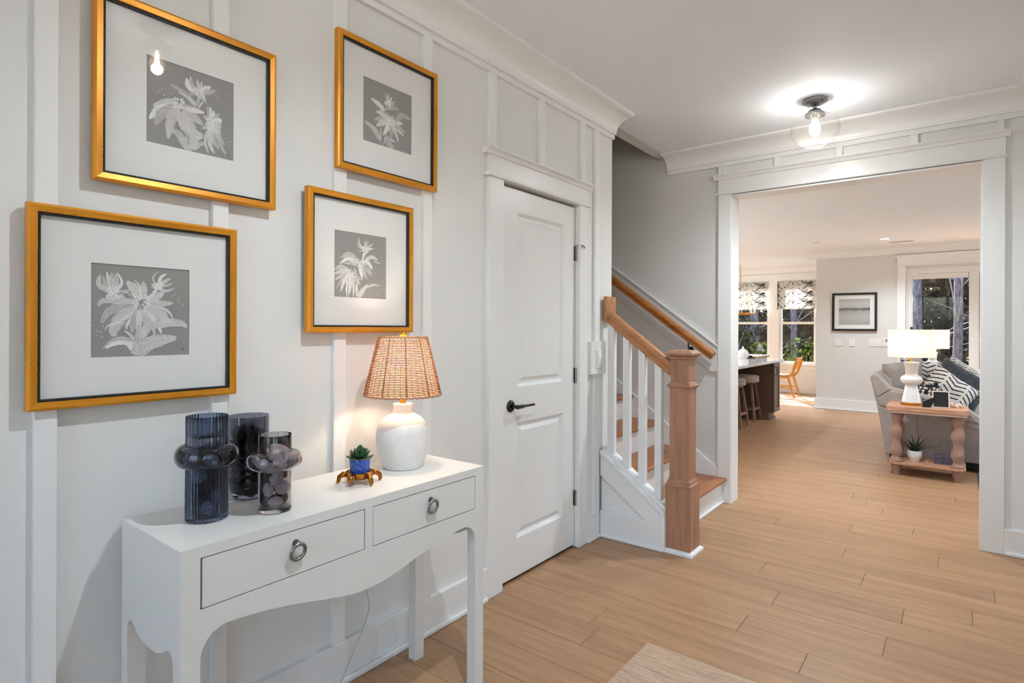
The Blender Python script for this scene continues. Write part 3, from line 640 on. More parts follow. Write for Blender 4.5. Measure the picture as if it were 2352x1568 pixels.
# ---- framed flower prints
ART={'LL':([([(0.49,0.633),(0.432,0.728),(0.339,0.823)],0.122),([(0.49,0.633),(0.512,0.748),(0.498,0.833)],0.065),([(0.476,0.632),(0.468,0.778),(0.41,0.843)],0.02),([(0.461,0.599),(0.29,0.554),(0.159,0.48),(0.099,0.362)],0.089),([(0.446,0.534),(0.29,0.435),(0.213,0.292),(0.227,0.221)],0.114),([(0.446,0.518),(0.346,0.356),(0.339,0.296)],0.028),([(0.483,0.519),(0.417,0.42),(0.389,0.259)],0.089),([(0.476,0.519),(0.461,0.38),(0.454,0.008)],0.057),([(0.49,0.519),(0.527,0.381),(0.512,0.299)],0.049),([(0.505,0.527),(0.579,0.439),(0.64,0.374)],0.065),([(0.512,0.536),(0.64,0.382),(0.694,0.249)],0.049),([(0.527,0.553),(0.678,0.474),(0.779,0.358)],0.122),([(0.535,0.569),(0.701,0.541),(0.779,0.492),(0.823,0.413)],0.028),([(0.535,0.585),(0.678,0.59),(0.819,0.603)],0.073),([(0.527,0.626),(0.64,0.672),(0.717,0.721)],0.089),([(0.461,0.599),(0.318,0.61),(0.119,0.603),(0.069,0.547)],0.065),([(0.483,0.194),(0.564,0.332),(0.756,0.374),(0.907,0.367),(0.977,0.324)],0.097),([(0.454,0.016),(0.564,0.135),(0.717,0.182),(0.859,0.196)],0.146),([(0.446,0.016),(0.346,0.156),(0.241,0.158),(0.139,0.098)],0.073),([(0.432,0.146),(0.318,0.196),(0.193,0.175),(0.112,0.091)],0.037),([(0.41,0.187),(0.374,0.235),(0.314,0.284)],0.032),([(0.41,0.018),(0.454,0.137),(0.461,0.34)],0.097),([(0.505,0.527),(0.61,0.299),(0.61,0.208)],0.032),([(0.64,0.423),(0.67,0.399),(0.587,0.361)],0.016),([(0.417,0.501),(0.248,0.371),(0.159,0.339),(0.132,0.277)],0.018),([(0.207,0.685),(0.075,0.771),(0.089,0.88)],0.049),([(0.207,0.685),(0.132,0.775),(0.113,0.882)],0.032),([(0.207,0.685),(0.144,0.914)],0.057),([(0.207,0.685),(0.193,0.911)],0.049),([(0.207,0.685),(0.234,0.812),(0.234,0.907)],0.049),([(0.207,0.685),(0.255,0.75),(0.29,0.792)],0.049),([(0.207,0.685),(0.29,0.8),(0.248,0.912)],0.028),([(0.227,0.701),(0.318,0.714),(0.389,0.657)],0.018),([(0.29,0.704),(0.374,0.725)],0.032),([(0.276,0.688),(0.335,0.571)],0.037),([(0.139,0.658),(0.207,0.645),(0.29,0.657)],0.057),([(0.655,0.78),(0.602,0.876),(0.655,0.955)],0.018),([(0.655,0.78),(0.686,0.89),(0.748,0.941)],0.032),([(0.655,0.78),(0.725,0.843),(0.787,0.889)],0.041),([(0.655,0.78),(0.756,0.803),(0.815,0.84)],0.024),([(0.655,0.78),(0.732,0.739),(0.831,0.773)],0.032),([(0.655,0.78),(0.587,0.809)],0.049),([(0.655,0.78),(0.568,0.771)],0.016),([(0.655,0.78),(0.686,0.815)],0.073),([(0.64,0.755),(0.594,0.686),(0.549,0.635)],0.032)],[(0.49,0.608,0.103,0.089),(0.207,0.708,0.055,0.049),(0.663,0.789,0.04,0.037)],[(0.016,0.34),(0.059,0.277),(0.052,0.235),(0.099,0.223),(0.115,0.331),(0.843,0.703),(0.803,0.689),(0.875,0.652),(0.885,0.624),(0.928,0.591),(0.089,0.269)]),'UL':([([(0.348,0.524),(0.257,0.543),(0.168,0.527)],0.054),([(0.348,0.524),(0.176,0.495),(0.07,0.422)],0.072),([(0.348,0.524),(0.137,0.413),(0.033,0.268)],0.081),([(0.348,0.524),(0.161,0.368),(0.095,0.218)],0.108),([(0.348,0.524),(0.259,0.31),(0.232,0.091)],0.099),([(0.348,0.524),(0.509,0.553)],0.054),([(0.365,0.449),(0.426,0.333),(0.513,0.231),(0.627,0.227)],0.172),([(0.39,0.475),(0.511,0.431),(0.626,0.365)],0.108),([(0.416,0.501),(0.545,0.514),(0.642,0.517)],0.063),([(0.595,0.75),(0.464,0.778),(0.438,0.876)],0.072),([(0.595,0.75),(0.498,0.808),(0.48,0.919)],0.045),([(0.595,0.75),(0.55,0.907)],0.041),([(0.595,0.75),(0.611,0.902)],0.036),([(0.595,0.75),(0.665,0.866)],0.036),([(0.595,0.75),(0.719,0.876)],0.054),([(0.595,0.75),(0.793,0.84)],0.063),([(0.595,0.75),(0.439,0.679)],0.036),([(0.595,0.75),(0.659,0.642)],0.054),([(0.587,0.71),(0.544,0.551)],0.041),([(0.544,0.56),(0.422,0.674),(0.255,0.745)],0.063),([(0.535,0.584),(0.457,0.649),(0.338,0.672)],0.027),([(0.623,0.649),(0.562,0.538)],0.023),([(0.743,0.399),(0.677,0.62)],0.063),([(0.743,0.399),(0.713,0.613)],0.054),([(0.743,0.399),(0.759,0.581)],0.045),([(0.743,0.399),(0.815,0.561)],0.081),([(0.743,0.399),(0.853,0.497)],0.099),([(0.743,0.399),(0.854,0.403)],0.108),([(0.743,0.399),(0.846,0.306)],0.09),([(0.743,0.399),(0.818,0.289),(0.894,0.168)],0.045),([(0.743,0.399),(0.745,0.222),(0.829,0.103)],0.063),([(0.743,0.399),(0.838,0.172),(0.915,0.049)],0.041),([(0.743,0.399),(0.654,0.197),(0.692,0.022)],0.036),([(0.743,0.399),(0.709,0.166),(0.765,0.04)],0.054),([(0.743,0.399),(0.633,0.487)],0.054),([(0.743,0.399),(0.617,0.316)],0.063),([(0.426,0.261),(0.454,0.034)],0.027),([(0.478,0.24),(0.471,0.021)],0.027),([(0.513,0.222),(0.488,0.034)],0.023),([(0.446,0.014),(0.36,0.162),(0.268,0.198)],0.09),([(0.497,0.027),(0.531,0.145),(0.627,0.218)],0.063),([(0.515,0.027),(0.584,0.114),(0.673,0.137)],0.054),([(0.429,0.01),(0.497,0.027)],0.054)],[(0.348,0.542,0.082,0.072),(0.586,0.747,0.065,0.054),(0.743,0.39,0.095,0.108)],[(0.128,0.613),(0.093,0.571),(0.184,0.589),(0.766,0.766),(0.794,0.754),(0.804,0.729),(0.915,0.835),(0.907,0.276),(0.965,0.239),(0.163,0.66)]),'UR':([([(0.506,0.715),(0.433,0.881)],0.033),([(0.506,0.715),(0.494,0.891)],0.027),([(0.506,0.715),(0.53,0.894)],0.027),([(0.506,0.715),(0.579,0.853)],0.038),([(0.506,0.715),(0.641,0.796)],0.033),([(0.506,0.715),(0.629,0.735)],0.057),([(0.506,0.715),(0.41,0.694)],0.038),([(0.47,0.666),(0.434,0.56)],0.028),([(0.482,0.622),(0.604,0.679),(0.729,0.679)],0.047),([(0.422,0.575),(0.326,0.64),(0.158,0.697)],0.085),([(0.561,0.437),(0.446,0.573)],0.076),([(0.561,0.437),(0.362,0.519),(0.256,0.515)],0.085),([(0.561,0.437),(0.338,0.428),(0.221,0.375)],0.066),([(0.561,0.437),(0.374,0.373),(0.268,0.295)],0.095),([(0.561,0.437),(0.398,0.182)],0.085),([(0.561,0.437),(0.568,0.151)],0.076),([(0.561,0.437),(0.642,0.306),(0.718,0.152)],0.066),([(0.561,0.437),(0.832,0.28)],0.085),([(0.561,0.437),(0.871,0.34)],0.085),([(0.561,0.437),(0.819,0.482)],0.076),([(0.561,0.437),(0.543,0.536)],0.057),([(0.561,0.437),(0.617,0.568)],0.038),([(0.654,0.473),(0.793,0.611),(0.988,0.59)],0.085),([(0.345,0.082),(0.21,0.232),(0.028,0.3)],0.085),([(0.35,0.291),(0.345,0.012)],0.033),([(0.47,0.249),(0.404,0.004)],0.028),([(0.47,0.182),(0.519,0.081),(0.618,0.006)],0.114),([(0.519,0.148),(0.667,0.129)],0.038)],[(0.568,0.429,0.103,0.066),(0.494,0.711,0.067,0.038)],[(0.062,0.465),(0.011,0.5),(0.09,0.556),(0.147,0.579)]),'LR':([([(0.581,0.754),(0.477,0.823),(0.456,0.934)],0.032),([(0.581,0.754),(0.468,0.789),(0.426,0.881)],0.024),([(0.581,0.754),(0.57,0.892)],0.02),([(0.581,0.754),(0.6,0.937)],0.016),([(0.581,0.754),(0.643,0.91)],0.02),([(0.581,0.754),(0.728,0.872)],0.032),([(0.581,0.754),(0.75,0.799)],0.032),([(0.581,0.754),(0.458,0.723)],0.024),([(0.581,0.754),(0.582,0.672)],0.057),([(0.561,0.719),(0.531,0.593)],0.041),([(0.46,0.537),(0.308,0.665),(0.142,0.639)],0.057),([(0.46,0.537),(0.279,0.622),(0.104,0.595)],0.049),([(0.46,0.537),(0.259,0.588),(0.096,0.5)],0.057),([(0.46,0.537),(0.153,0.513)],0.049),([(0.46,0.537),(0.625,0.562),(0.722,0.464)],0.073),([(0.46,0.537),(0.627,0.447),(0.702,0.363)],0.089),([(0.46,0.537),(0.618,0.298)],0.073),([(0.46,0.537),(0.525,0.291)],0.065),([(0.583,0.607),(0.72,0.655),(0.828,0.616)],0.057),([(0.752,0.6),(0.883,0.563)],0.02),([(0.311,0.378),(0.134,0.456),(0.011,0.405)],0.065),([(0.311,0.378),(0.145,0.394),(0.007,0.335)],0.065),([(0.311,0.378),(0.145,0.331),(0.018,0.25)],0.057),([(0.311,0.378),(0.156,0.285),(0.043,0.12)],0.049),([(0.311,0.378),(0.185,0.248),(0.119,0.078)],0.065),([(0.311,0.378),(0.206,0.091)],0.049),([(0.311,0.378),(0.285,0.064)],0.065),([(0.311,0.378),(0.364,0.101)],0.057),([(0.311,0.378),(0.484,0.206)],0.081),([(0.311,0.378),(0.525,0.274)],0.065),([(0.234,0.252),(0.227,0.005)],0.032),([(0.283,0.216),(0.261,0.003)],0.024),([(0.362,0.262),(0.355,0.004)],0.032),([(0.413,0.225),(0.416,0.003)],0.049),([(0.446,0.005),(0.527,0.111),(0.629,0.217)],0.081),([(0.609,0.174),(0.746,0.217),(0.876,0.209)],0.032)],[(0.45,0.544,0.154,0.077),(0.311,0.37,0.144,0.073),(0.581,0.762,0.082,0.049)],[(0.228,0.736),(0.859,0.456),(0.925,0.293),(0.662,0.155),(0.792,0.408)])}
def _paper(name, rgb):
    t = NT(name); n = t.noise(t.coord(), 30, 4); c = t.ramp(n, [(.3, tuple(v*.93 for v in lin(rgb)[:3])+(1,)), (.7, lin(rgb))])
    return t.done(t.prin(c, .85))
M['paper'] = _paper('print_grey', (152, 150, 147))
def _stroke():
    t = NT('painted_petals'); n = t.noise(t.coord('Object', (60, 60, 60)), 1, 4, .65, .8); f = t.noise(t.coord(), 420, 2)
    g = t.n('ShaderNodeNewGeometry')
    c = t.ramp(t.math('ADD', t.math('MULTIPLY', g.outputs['Random Per Island'], .42), t.math('ADD', t.math('MULTIPLY', n, .45), t.math('MULTIPLY', f, .1))), [(.28, lin((178,176,173))), (.50, lin((210,208,205))), (.70, lin((240,239,237)))])
    return t.done(t.prin(c, .8))
M['stroke'] = _stroke()
M['ink'] = plain('pale_ink_line', (240, 239, 237), .8)
M['ink_dk'] = plain('dark_ink', (60, 60, 60), .8)
def catmull(pts, n=7):
    if len(pts) == 2: return [(pts[0][0]+(pts[1][0]-pts[0][0])*i/n, pts[0][1]+(pts[1][1]-pts[0][1])*i/n) for i in range(n+1)]
    P = [pts[0]] + list(pts) + [pts[-1]]; out = []
    for k in range(1, len(P)-2):
        a, b, c, d = P[k-1:k+3]
        for i in range(n):
            t = i/n
            out.append(tuple(.5*(2*b[j] + (c[j]-a[j])*t + (2*a[j]-5*b[j]+4*c[j]-d[j])*t*t + (3*b[j]-a[j]-3*c[j]+d[j])*t**3) for j in (0, 1)))
    out.append(pts[-1]); return out
def ribbon(mb, pts, w, to, tip=.12, line=False):
    L = catmull(pts); n = len(L); lft = []; rgt = []
    for i, (u, v) in enumerate(L):
        a = L[max(0, i-1)]; b = L[min(n-1, i+1)]; dx, dy = b[0]-a[0], b[1]-a[1]; q = math.hypot(dx, dy) or 1
        s = i/(n-1); ww = w/2*(tip + (1-tip)*math.sin(PI*(s**.8*.86+.1)))*(1 + .12*math.sin(i*2.1+u*30))
        if line: ww = w/2*(1-.6*s)
        lft.append((u-dy/q*ww, v+dx/q*ww)); rgt.append((u+dy/q*ww, v-dx/q*ww))
    cl = lambda p: (min(.999, max(.001, p[0])), min(.999, max(.001, p[1])))
    vs = [to(*cl(p)) for p in lft] + [to(*cl(p)) for p in rgt]
    mb.add(vs, [(i, n+i, n+i+1, i+1) for i in range(n-1)])
    return lft, rgt
def framed_print(key, y0, y1, z0, z1, xf, label, ay0, ay1, az0, az1, lean=0.0):
    t = thing('framed_print', label, 'picture', (XW, (y0+y1)/2, z0), 'gilt framed flower prints')
    W, D = .0205, .026
    x0 = xf - D
    # four mitred rails: outer rectangle, inner rectangle; front face slightly rounded
    o = [(y0,z0), (y1,z0), (y1,z1), (y0,z1)]; i_ = [(y0+W,z0+W), (y1-W,z0+W), (y1-W,z1-W), (y0+W,z1-W)]
    m_ = [((a[0]*.7+b[0]*.3), (a[1]*.7+b[1]*.3)) for a, b in zip(o, i_)]
    for k in range(4):
        j = (k+1) % 4
        lv = [(o[k],x0), (o[k],xf-.003), (m_[k],xf), (i_[k],xf-.002), (i_[k],x0)]; lw = [(o[j],x0), (o[j],xf-.003), (m_[j],xf), (i_[j],xf-.002), (i_[j],x0)]
        vs = [(x, p[0], p[1]) for p, x in lv] + [(x, p[0], p[1]) for p, x in lw]
        fs = [(a, (a+1) % 5, 5+(a+1) % 5, 5+a) for a in range(5)] + [(0,1,2,3,4), (9,8,7,6,5)]
        MB().add(vs, fs).build('frame_rail', M['gold_y' if k % 2 == 0 else 'gold_z'], t, fixn=True)
    iy0, iy1, iz0, iz1 = y0+W, y1-W, z0+W, z1-W
    # dark beaded slip: a flat liner and a row of beads
    lb = .0065; li = MB()
    for a in ((iy0, iy1, iz0, iz0+lb), (iy0, iy1, iz1-lb, iz1), (iy0, iy0+lb, iz0+lb, iz1-lb), (iy1-lb, iy1, iz0+lb, iz1-lb)): li.box(xf-.020, xf-.006, *a)
    li.build('liner', M['bead'], t)
    be = MB(); st_ = .0056; n = int((iy1-iy0)/st_)
    for q in range(n):
        u = iy0 + (q+.5)*(iy1-iy0)/n; w = iz0 + (q+.5)*(iz1-iz0)/n
        for c in ((u, iz0+lb/2), (u, iz1-lb/2), (iy0+lb/2, w), (iy1-lb/2, w)): be.ball((xf-.006, c[0], c[1]), .0024, 5, 4)
    be.build('beading', M['bead'], t, smooth=True, kind='stuff')
    iy0 += lb; iy1 -= lb; iz0 += lb; iz1 -= lb
    xm = xf - .017
    mt = MB()
    for a in ((iy0, iy1, iz0, az0), (iy0, iy1, az1, iz1), (iy0, ay0, az0, az1), (ay1, iy1, az0, az1)): mt.box(xm-.0025, xm, *a)
    mt.build('mat', M['mat'], t)
    pr = bx('print', M['paper'], (xm-.0045, xm-.0026, ay0-.004, ay1+.004, az0-.004, az1+.004), t)
    lift = [0, 0]
    def to(u, v): return (xm-.0024+lift[0], ay0 + u*(ay1-ay0), az0 + v*(az1-az0))
    def tol(u, v): return (xm-.0014+lift[1], ay0 + u*(ay1-ay0), az0 + v*(az1-az0))
    sm = MB(); lm = MB()
    strokes, blobs, dots = ART[key]; rn = random.Random(len(strokes))
    for pts, w in strokes:
        lift[0] += 8e-6
        l, r = ribbon(sm, pts, w, to)
        if w > .03:
            for e in (l, r):
                lift[1] += 2e-6; ribbon(lm, e[::3] if len(e[::3]) > 1 else e, .0045, tol, line=True)
            for f in (.33, .66):
                lift[1] += 2e-6
                mid = [(a[0]*(1-f)+b[0]*f + rn.uniform(-.004,.004), a[1]*(1-f)+b[1]*f + rn.uniform(-.004,.004)) for a, b in zip(l, r)]
                ribbon(lm, mid[1:-1:2], .003, tol, line=True)
    for u, v, a, b in blobs:
        for q in range(26):
            lift[0] += 4e-6; lift[1] += 2e-6
            an = q*2.4; rr_ = math.sqrt((q+.5)/26); p = (u+a*rr_*math.cos(an)*.8, v+b*rr_*math.sin(an)*.8)
            e = (p[0]+.03*math.cos(an+rn.uniform(-.6,.6)), p[1]+.03*math.sin(an+rn.uniform(-.6,.6)))
            ribbon(sm if q % 2 else lm, [p, e], .022, to if q % 2 else tol)
    for u, v in dots:
        s = .006; lm.add([tol(u+s*math.cos(k*PI/3), v+s*math.sin(k*PI/3)) for k in range(6)], [tuple(range(6))])
    sm.build('painted_flower', M['stroke'], pr, kind='stuff'); lm.build('painted_lines', M['ink'], pr, kind='stuff')
    MB().add([tol(.915+dx, .055+dy) for dx, dy in ((0,0), (.022,.003), (.024,.012), (.004,.014))], [(0,1,2,3)]).build('signature', M['ink_dk'], pr)
    bx('glass', M['pglass'], (xf-.0115, xf-.0095, iy0, iy1, iz0, iz1), t)
    bx('backing', M['backing'], (x0-.002, xm-.005, y0+.004, y1-.004, z0+.004, z1-.004), t)
    MB().box(XW, x0-.002, (y0+y1)/2-.02, (y0+y1)/2+.02, z1-.10, z1-.07).build('hanger', M['black_metal'], t)
    return t
framed_print('LL', .373, .879, 1.094, 1.599, .055, 'gilt framed flower print with a wide spreading bloom, lowest at the left', .506, .747, 1.219, 1.465)
framed_print('UL', .506, 1.006, 1.681, 2.184, .055, 'gilt framed print of three flowers with a ceiling light mirrored in its glass', .633, .874, 1.8125, 2.052)
framed_print('UR', 1.240, 1.736, 1.876, 2.376, .058, 'gilt framed flower print hung highest, right of the others', 1.3615, 1.603, 2.005, 2.246)
framed_print('LR', 1.121, 1.600, 1.281, 1.785, .060, 'gilt framed flower print hanging just above the wicker lamp', 1.236, 1.472, 1.4105, 1.6505)

# ---- console table
CX0, CX1, CY0, CY1, CZ = .103, .45, .557, 1.587, .80
ZU = CZ - .025
ct = thing('console_table', 'off white console table with scalloped apron and two drawers', 'table', ((CX0+CX1)/2, (CY0+CY1)/2, 0))
bx('table_top', M['console'], (CX0, CX1, CY0, CY1, ZU, CZ), ct)
ym = (CY0+CY1)/2
half = [(y*.9785, 1.3+(z-1.3)*.9785 if z else 0) for y, z in ((.6145,0), (.6145,.533), (.621,.555), (.639,.577), (.668,.5885), (.699,.587), (.763,.581), (.842,.567), (.937,.545), (1.002,.530), (1.05,.523))] + [(ym, .5375)]
curve = half + [(2*ym-y, z) for y, z in half[-2::-1]]
# front: posts and shaped apron below the drawers, rails around them
DR = [(.602, 1.0597), (1.0871, 1.5421)]; DZ0, DZ1 = .6542, .7736
TH = .02
xa, xb = CX1-TH, CX1
low = [p for p in curve if p[1] > 0]
app = [(CY0+.043, DZ0)] + [(CY0+.043, low[0][1])] + low[1:-1] + [(CY1-.045, low[-1][1])] + [(CY1-.045, DZ0)]
MB().prism(app, 'x', xa, xb).build('apron', M['console'], ct, fixn=True)
bx('top_rail', M['console'], (xa, xb, CY0+.043, CY1-.045, DZ1, ZU), ct); bx('divider', M['console'], (xa, xb, DR[0][1], DR[1][0], DZ0, DZ1), ct)
for (yl0, yl1) in ((CY0, CY0+.043), (CY1-.045, CY1)):
    MB().box(CX1-.0375, CX1, yl0, yl1, 0, ZU).build('leg', M['console'], ct)
    MB().box(CX0, CX0+.0375, yl0, yl1, 0, ZU).build('leg', M['console'], ct)
# sides and back aprons
xm_ = (CX0+CX1)/2
sh_ = [(1.8128+(x-1.8128)*.977, 1.3+(z-1.3)*.977) for x, z in ((.1015,.508), (.103,.522), (.112,.536), (.122,.5415), (.134,.540), (.150,.532), (.172,.520), (.200,.5125))] + [(xm_, .529)]
side = sh_ + [(2*xm_-x, z) for x, z in sh_[-2::-1]]
for ya, yb in ((CY0, CY0+.019), (CY1-.019, CY1)):
    MB().prism([(CX0+.0375, ZU)] + [(CX0+.0375, .523)] + side + [(CX1-.0375, .523)] + [(CX1-.0375, ZU)], 'y', ya, yb).build('side_apron', M['console'], ct, fixn=True)
bx('back_panel', M['console'], (CX0+.003, CX0+.015, CY0+.04, CY1-.04, .57, ZU), ct)
bx('bottom_board', M['console'], (CX0+.015, xa, CY0+.02, CY1-.02, .642, .650), ct)
for (a, b), rc in zip(DR, (.8376, 1.321)):
    d = thing('drawer', None, None); d.parent = ct; WORG[d] = Vector((CX1, (a+b)/2, DZ0)); d.location = WORG[d] - WORG[ct]
    g = .0024
    bx('drawer_front', M['console'], (xb-.0065, xb-.0012, a+g, b-g, DZ0+g, DZ1-g), d, .0008)
    bx('drawer_box', M['seam_shade'], (xa-.3, xb-.0066, a+.0002, b-.0002, DZ0+.0002, DZ1-.0002), d)  # box painted dark so the seams read as deep shade
    zc = .7212
    MB().tube([(CX1-.002, rc, zc+.018), (CX1+.016, rc, zc+.018)], .0045, 10).ball((CX1+.014, rc, zc+.019), (.006,.007,.006), 10, 6).lathe([(0,0), (.009,0), (.008,.003), (0,.004)], (0,0,0), 14, cap=False).build('pull_post', M['nickel'], d, smooth=True) if False else MB().tube([(CX1-.002, rc, zc+.018), (CX1+.015, rc, zc+.018)], .0045, 10).tube([(CX1-.001, rc, zc+.018), (CX1+.003, rc, zc+.018)], .009, 14).ball((CX1+.013, rc, zc+.0185), (.006,.0075,.006), 10, 6).build('pull_post', M['nickel'], d, auto=40)
    MB().tube([(CX1+.012 + .004*math.cos(q*PI/12), rc+.0200*math.sin(q*PI/12), zc-.003+.0210*math.cos(q*PI/12)) for q in range(24)], .0047, 8, closed=True).build('pull_ring', M['nickel'], d, smooth=True)

# ---- smoky vases
def vase_glass(name, a, e):
    t = NT(name); return t.done(t.prin(a + (1,), .015, 0, Transmission_Weight=1.0, IOR=1.45))
M['vblue'] = vase_glass('smoky_blue_glass', (.28,.335,.48), None); M['vgrey'] = vase_glass('smoky_brown_glass', (.64,.595,.615), None); M['vdark'] = vase_glass('smoky_dark_glass', (.29,.31,.385), None)
def shellwall(outer, th=.003, floor=.012):
    """closed wall profile: outer side up, inner side down to a thick floor"""
    inner = [(max(r-th, .001), z) for r, z in outer[::-1] if z > floor]
    return [(.0005, 0)] + outer + inner + [(inner[-1][0], floor), (.0005, floor)]
vz = CZ + .0006
def torus_pts(rn, R, zc, hh, n=12):
    """points bulging from the neck radius rn out to R around height zc"""
    out = []
    for i in range(n+1):
        a = -PI/2 + PI*i/n
        out.append((rn + (R-rn)*max(0, math.cos(a))**.75, zc + hh*math.sin(a)))
    return out
v1 = thing('vase', 'tall ribbed smoky blue glass vase with a bulging collar', 'vase', (.262, .698, vz), 'smoky glass vases on the console')
fl = lambda a, z: 1 + .03*math.cos(a*36)
c1 = (.262, .698, vz)
MB().lathe(shellwall([(.046,0), (.049,.002), (.0505,.006), (.0505,.06), (.050,.142)], .0035, .014), c1, 216, flute=fl, cap=False).build('body', M['vblue'], v1, auto=62, fixn=True)
MB().lathe(torus_pts(.0505, .0777, .170, .0295) + [(max(r-.003,.0475), .170+(z-.170)*.93) for r, z in torus_pts(.0505, .0777, .170, .0295)[::-1]] + [torus_pts(.0505, .0777, .170, .0295)[0]], c1, 64, cap=False).build('collar', M['vgrey'] if False else M['vdark'], v1, smooth=True, fixn=True)
MB().lathe([(.0495,.197), (.0495,.272), (.0485,.274), (.047,.272), (.047,.197), (.0495,.197)], c1, 216, flute=fl, cap=False).build('neck', M['vblue'], v1, auto=62, fixn=True)
v2 = thing('vase', 'tall dark smoky vase with grooved middle standing behind the others', 'vase', (.159, .863, vz), 'smoky glass vases on the console')
o2 = [(.030,0), (.036,.002), (.046,.010), (.0525,.026), (.054,.040), (.055,.046)]
for i in range(4):
    z = .048 + i*.021; o2 += [(.055, z), (.060, z+.004), (.0605, z+.010), (.060, z+.016), (.055, z+.020)]
o2 += [(.056,.135), (.057,.16), (.0575,.24), (.0575,.2445)]
MB().lathe(shellwall(o2, .003, .016), (.159,.863,vz), 64, cap=False).build('body', M['vdark'], v2, auto=50, fixn=True)
v3 = thing('vase', 'short smoky brown glass vase with a bulging collar, filled with shells', 'vase', (.3365, .844, vz), 'smoky glass vases on the console')
c3 = (.3365, .844, vz)
MB().lathe(shellwall([(.040,0), (.0435,.003), (.0442,.008), (.0440,.118)], .0032, .012), c3, 64, cap=False).build('body', M['vgrey'], v3, auto=40, fixn=True)
MB().lathe(torus_pts(.0442, .0734, .1405, .0245) + [(max(r-.003,.0415), .1405+(z-.1405)*.92) for r, z in torus_pts(.0442, .0734, .1405, .0245)[::-1]] + [torus_pts(.0442, .0734, .1405, .0245)[0]], c3, 64, cap=False).build('collar', M['vgrey'], v3, smooth=True, fixn=True)
MB().lathe([(.0437,.164), (.0437,.210), (.0430,.2115), (.0420,.210), (.0420,.164), (.0437,.164)], c3, 64, cap=False).build('neck', M['vgrey'], v3, auto=40, fixn=True)

# ---- shells in the vases
def _shell_mat(name, a, b):
    t = NT(name); w = t.n('ShaderNodeTexWave'); t.l(t.coord('Object', (1,1,1)), w.inputs['Vector']); w.inputs['Scale'].default_value = 110; w.inputs['Distortion'].default_value = 3
    n = t.noise(t.coord(), 90, 3)
    c = t.ramp(t.math('ADD', t.math('MULTIPLY', w.outputs['Fac'], .4), t.math('MULTIPLY', n, .6)), [(.3, lin(a)), (.65, lin(b))])
    return t.done(t.prin(c, .55, 0, t.bump(w.outputs['Fac'], .4, .003)))
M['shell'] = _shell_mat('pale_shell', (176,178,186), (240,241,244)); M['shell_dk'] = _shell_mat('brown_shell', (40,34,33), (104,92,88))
def shell_mesh(kind, seed):
    r = random.Random(seed); mb = MB(); n, m = 20, 12; vs = []; fs = []
    for i in range(m+1):
        t = PI*i/m
        for k in range(n):
            a = 2*PI*k/n
            if kind == 0:      # ribbed cockle
                q = 1 + .09*math.cos(a*9)*math.sin(t); x, y, z = .021*q*math.sin(t)*math.cos(a), .019*q*math.sin(t)*math.sin(a), .015*math.cos(t)
            elif kind == 1:    # whelk: tapering spiral
                s = i/m; rad = .017*(math.sin(PI*min(1, s*1.15+.02))**.7)*(1+.16*math.cos(a - s*14)); x, y, z = rad*math.cos(a), rad*math.sin(a), .026*(1-2*s)
            else:              # smooth stone-like clam
                x, y, z = .022*math.sin(t)*math.cos(a), .017*math.sin(t)*math.sin(a), .013*math.cos(t)
            vs.append((x, y, z))
    for i in range(m):
        for k in range(n): fs.append((i*n+k, i*n+(k+1) % n, (i+1)*n+(k+1) % n, (i+1)*n+k))
    me = bpy.data.meshes.new('shell'); me.from_pydata(vs, [], fs); me.polygons.foreach_set('use_smooth', [True]*len(fs)); me.update(); return me
SH = {}
for kd in range(3):
    for nm in ('shell', 'shell_dk'):
        SH[kd, nm] = shell_mesh(kd, kd); SH[kd, nm].materials.append(M[nm])
def put_shells(c, specs, label, group):
    for (dx, dy, z, kd, mt_, sc, rx, rz) in specs:
        o = bpy.data.objects.new('seashell', SH[kd, mt_]); COL.objects.link(o)
        o.location = (c[0]+dx*.98, c[1]+dy*.98, CZ+z*.98); o.rotation_euler = (rx, .4*rz, rz); o.scale = (sc, sc, sc)
        lv = ['lying on the bottom', 'low down', 'in the middle', 'high up', 'in the topmost layer'][min(4, int((z-.02)/.032))]
        sd = 'near the front' if dx - dy > .012 else ('towards the wall' if dx - dy < -.012 else 'at the centre')
        tag(o, '%s %s %s %s %s' % ('pale' if mt_ == 'shell' else 'brown', ['ribbed cockle shell', 'spiral whelk shell', 'smooth clam shell'][kd], lv, sd, label), 'shell', group)
# layers of three shells; the side towards the room (+x, -y) shows the paler ones
def fill_vase(c, z0, z1, n, R, pale, seed, label, group, sc=1.0, extra=()):
    r = random.Random(seed); specs = []
    for i in range(n):
        z = z0 + (z1-z0)*i/(n-1)
        for k in range(3):
            a = 2*PI*k/3 + i*1.05 - .4; dx, dy = R*math.cos(a), R*math.sin(a)
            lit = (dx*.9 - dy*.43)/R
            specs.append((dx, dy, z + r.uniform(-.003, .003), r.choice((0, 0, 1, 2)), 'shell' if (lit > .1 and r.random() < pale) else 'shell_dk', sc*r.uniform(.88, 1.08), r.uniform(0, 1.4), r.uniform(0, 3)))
    put_shells(c, specs + list(extra), label, group)
fill_vase(c3, .031, .125, 4, .0205, 1.6, 4, 'of the short brown vase', 'shells in the short vase', .98, [(.004,.004,.150,0,'shell',1.0,.2,.1), (.047,-.012,.139,2,'shell',.85,.5,1.0), (.020,-.046,.139,0,'shell',.85,.2,.6), (.034,.034,.139,1,'shell',.75,1.4,.8), (-.030,-.038,.139,2,'shell',.8,.4,2.0)])
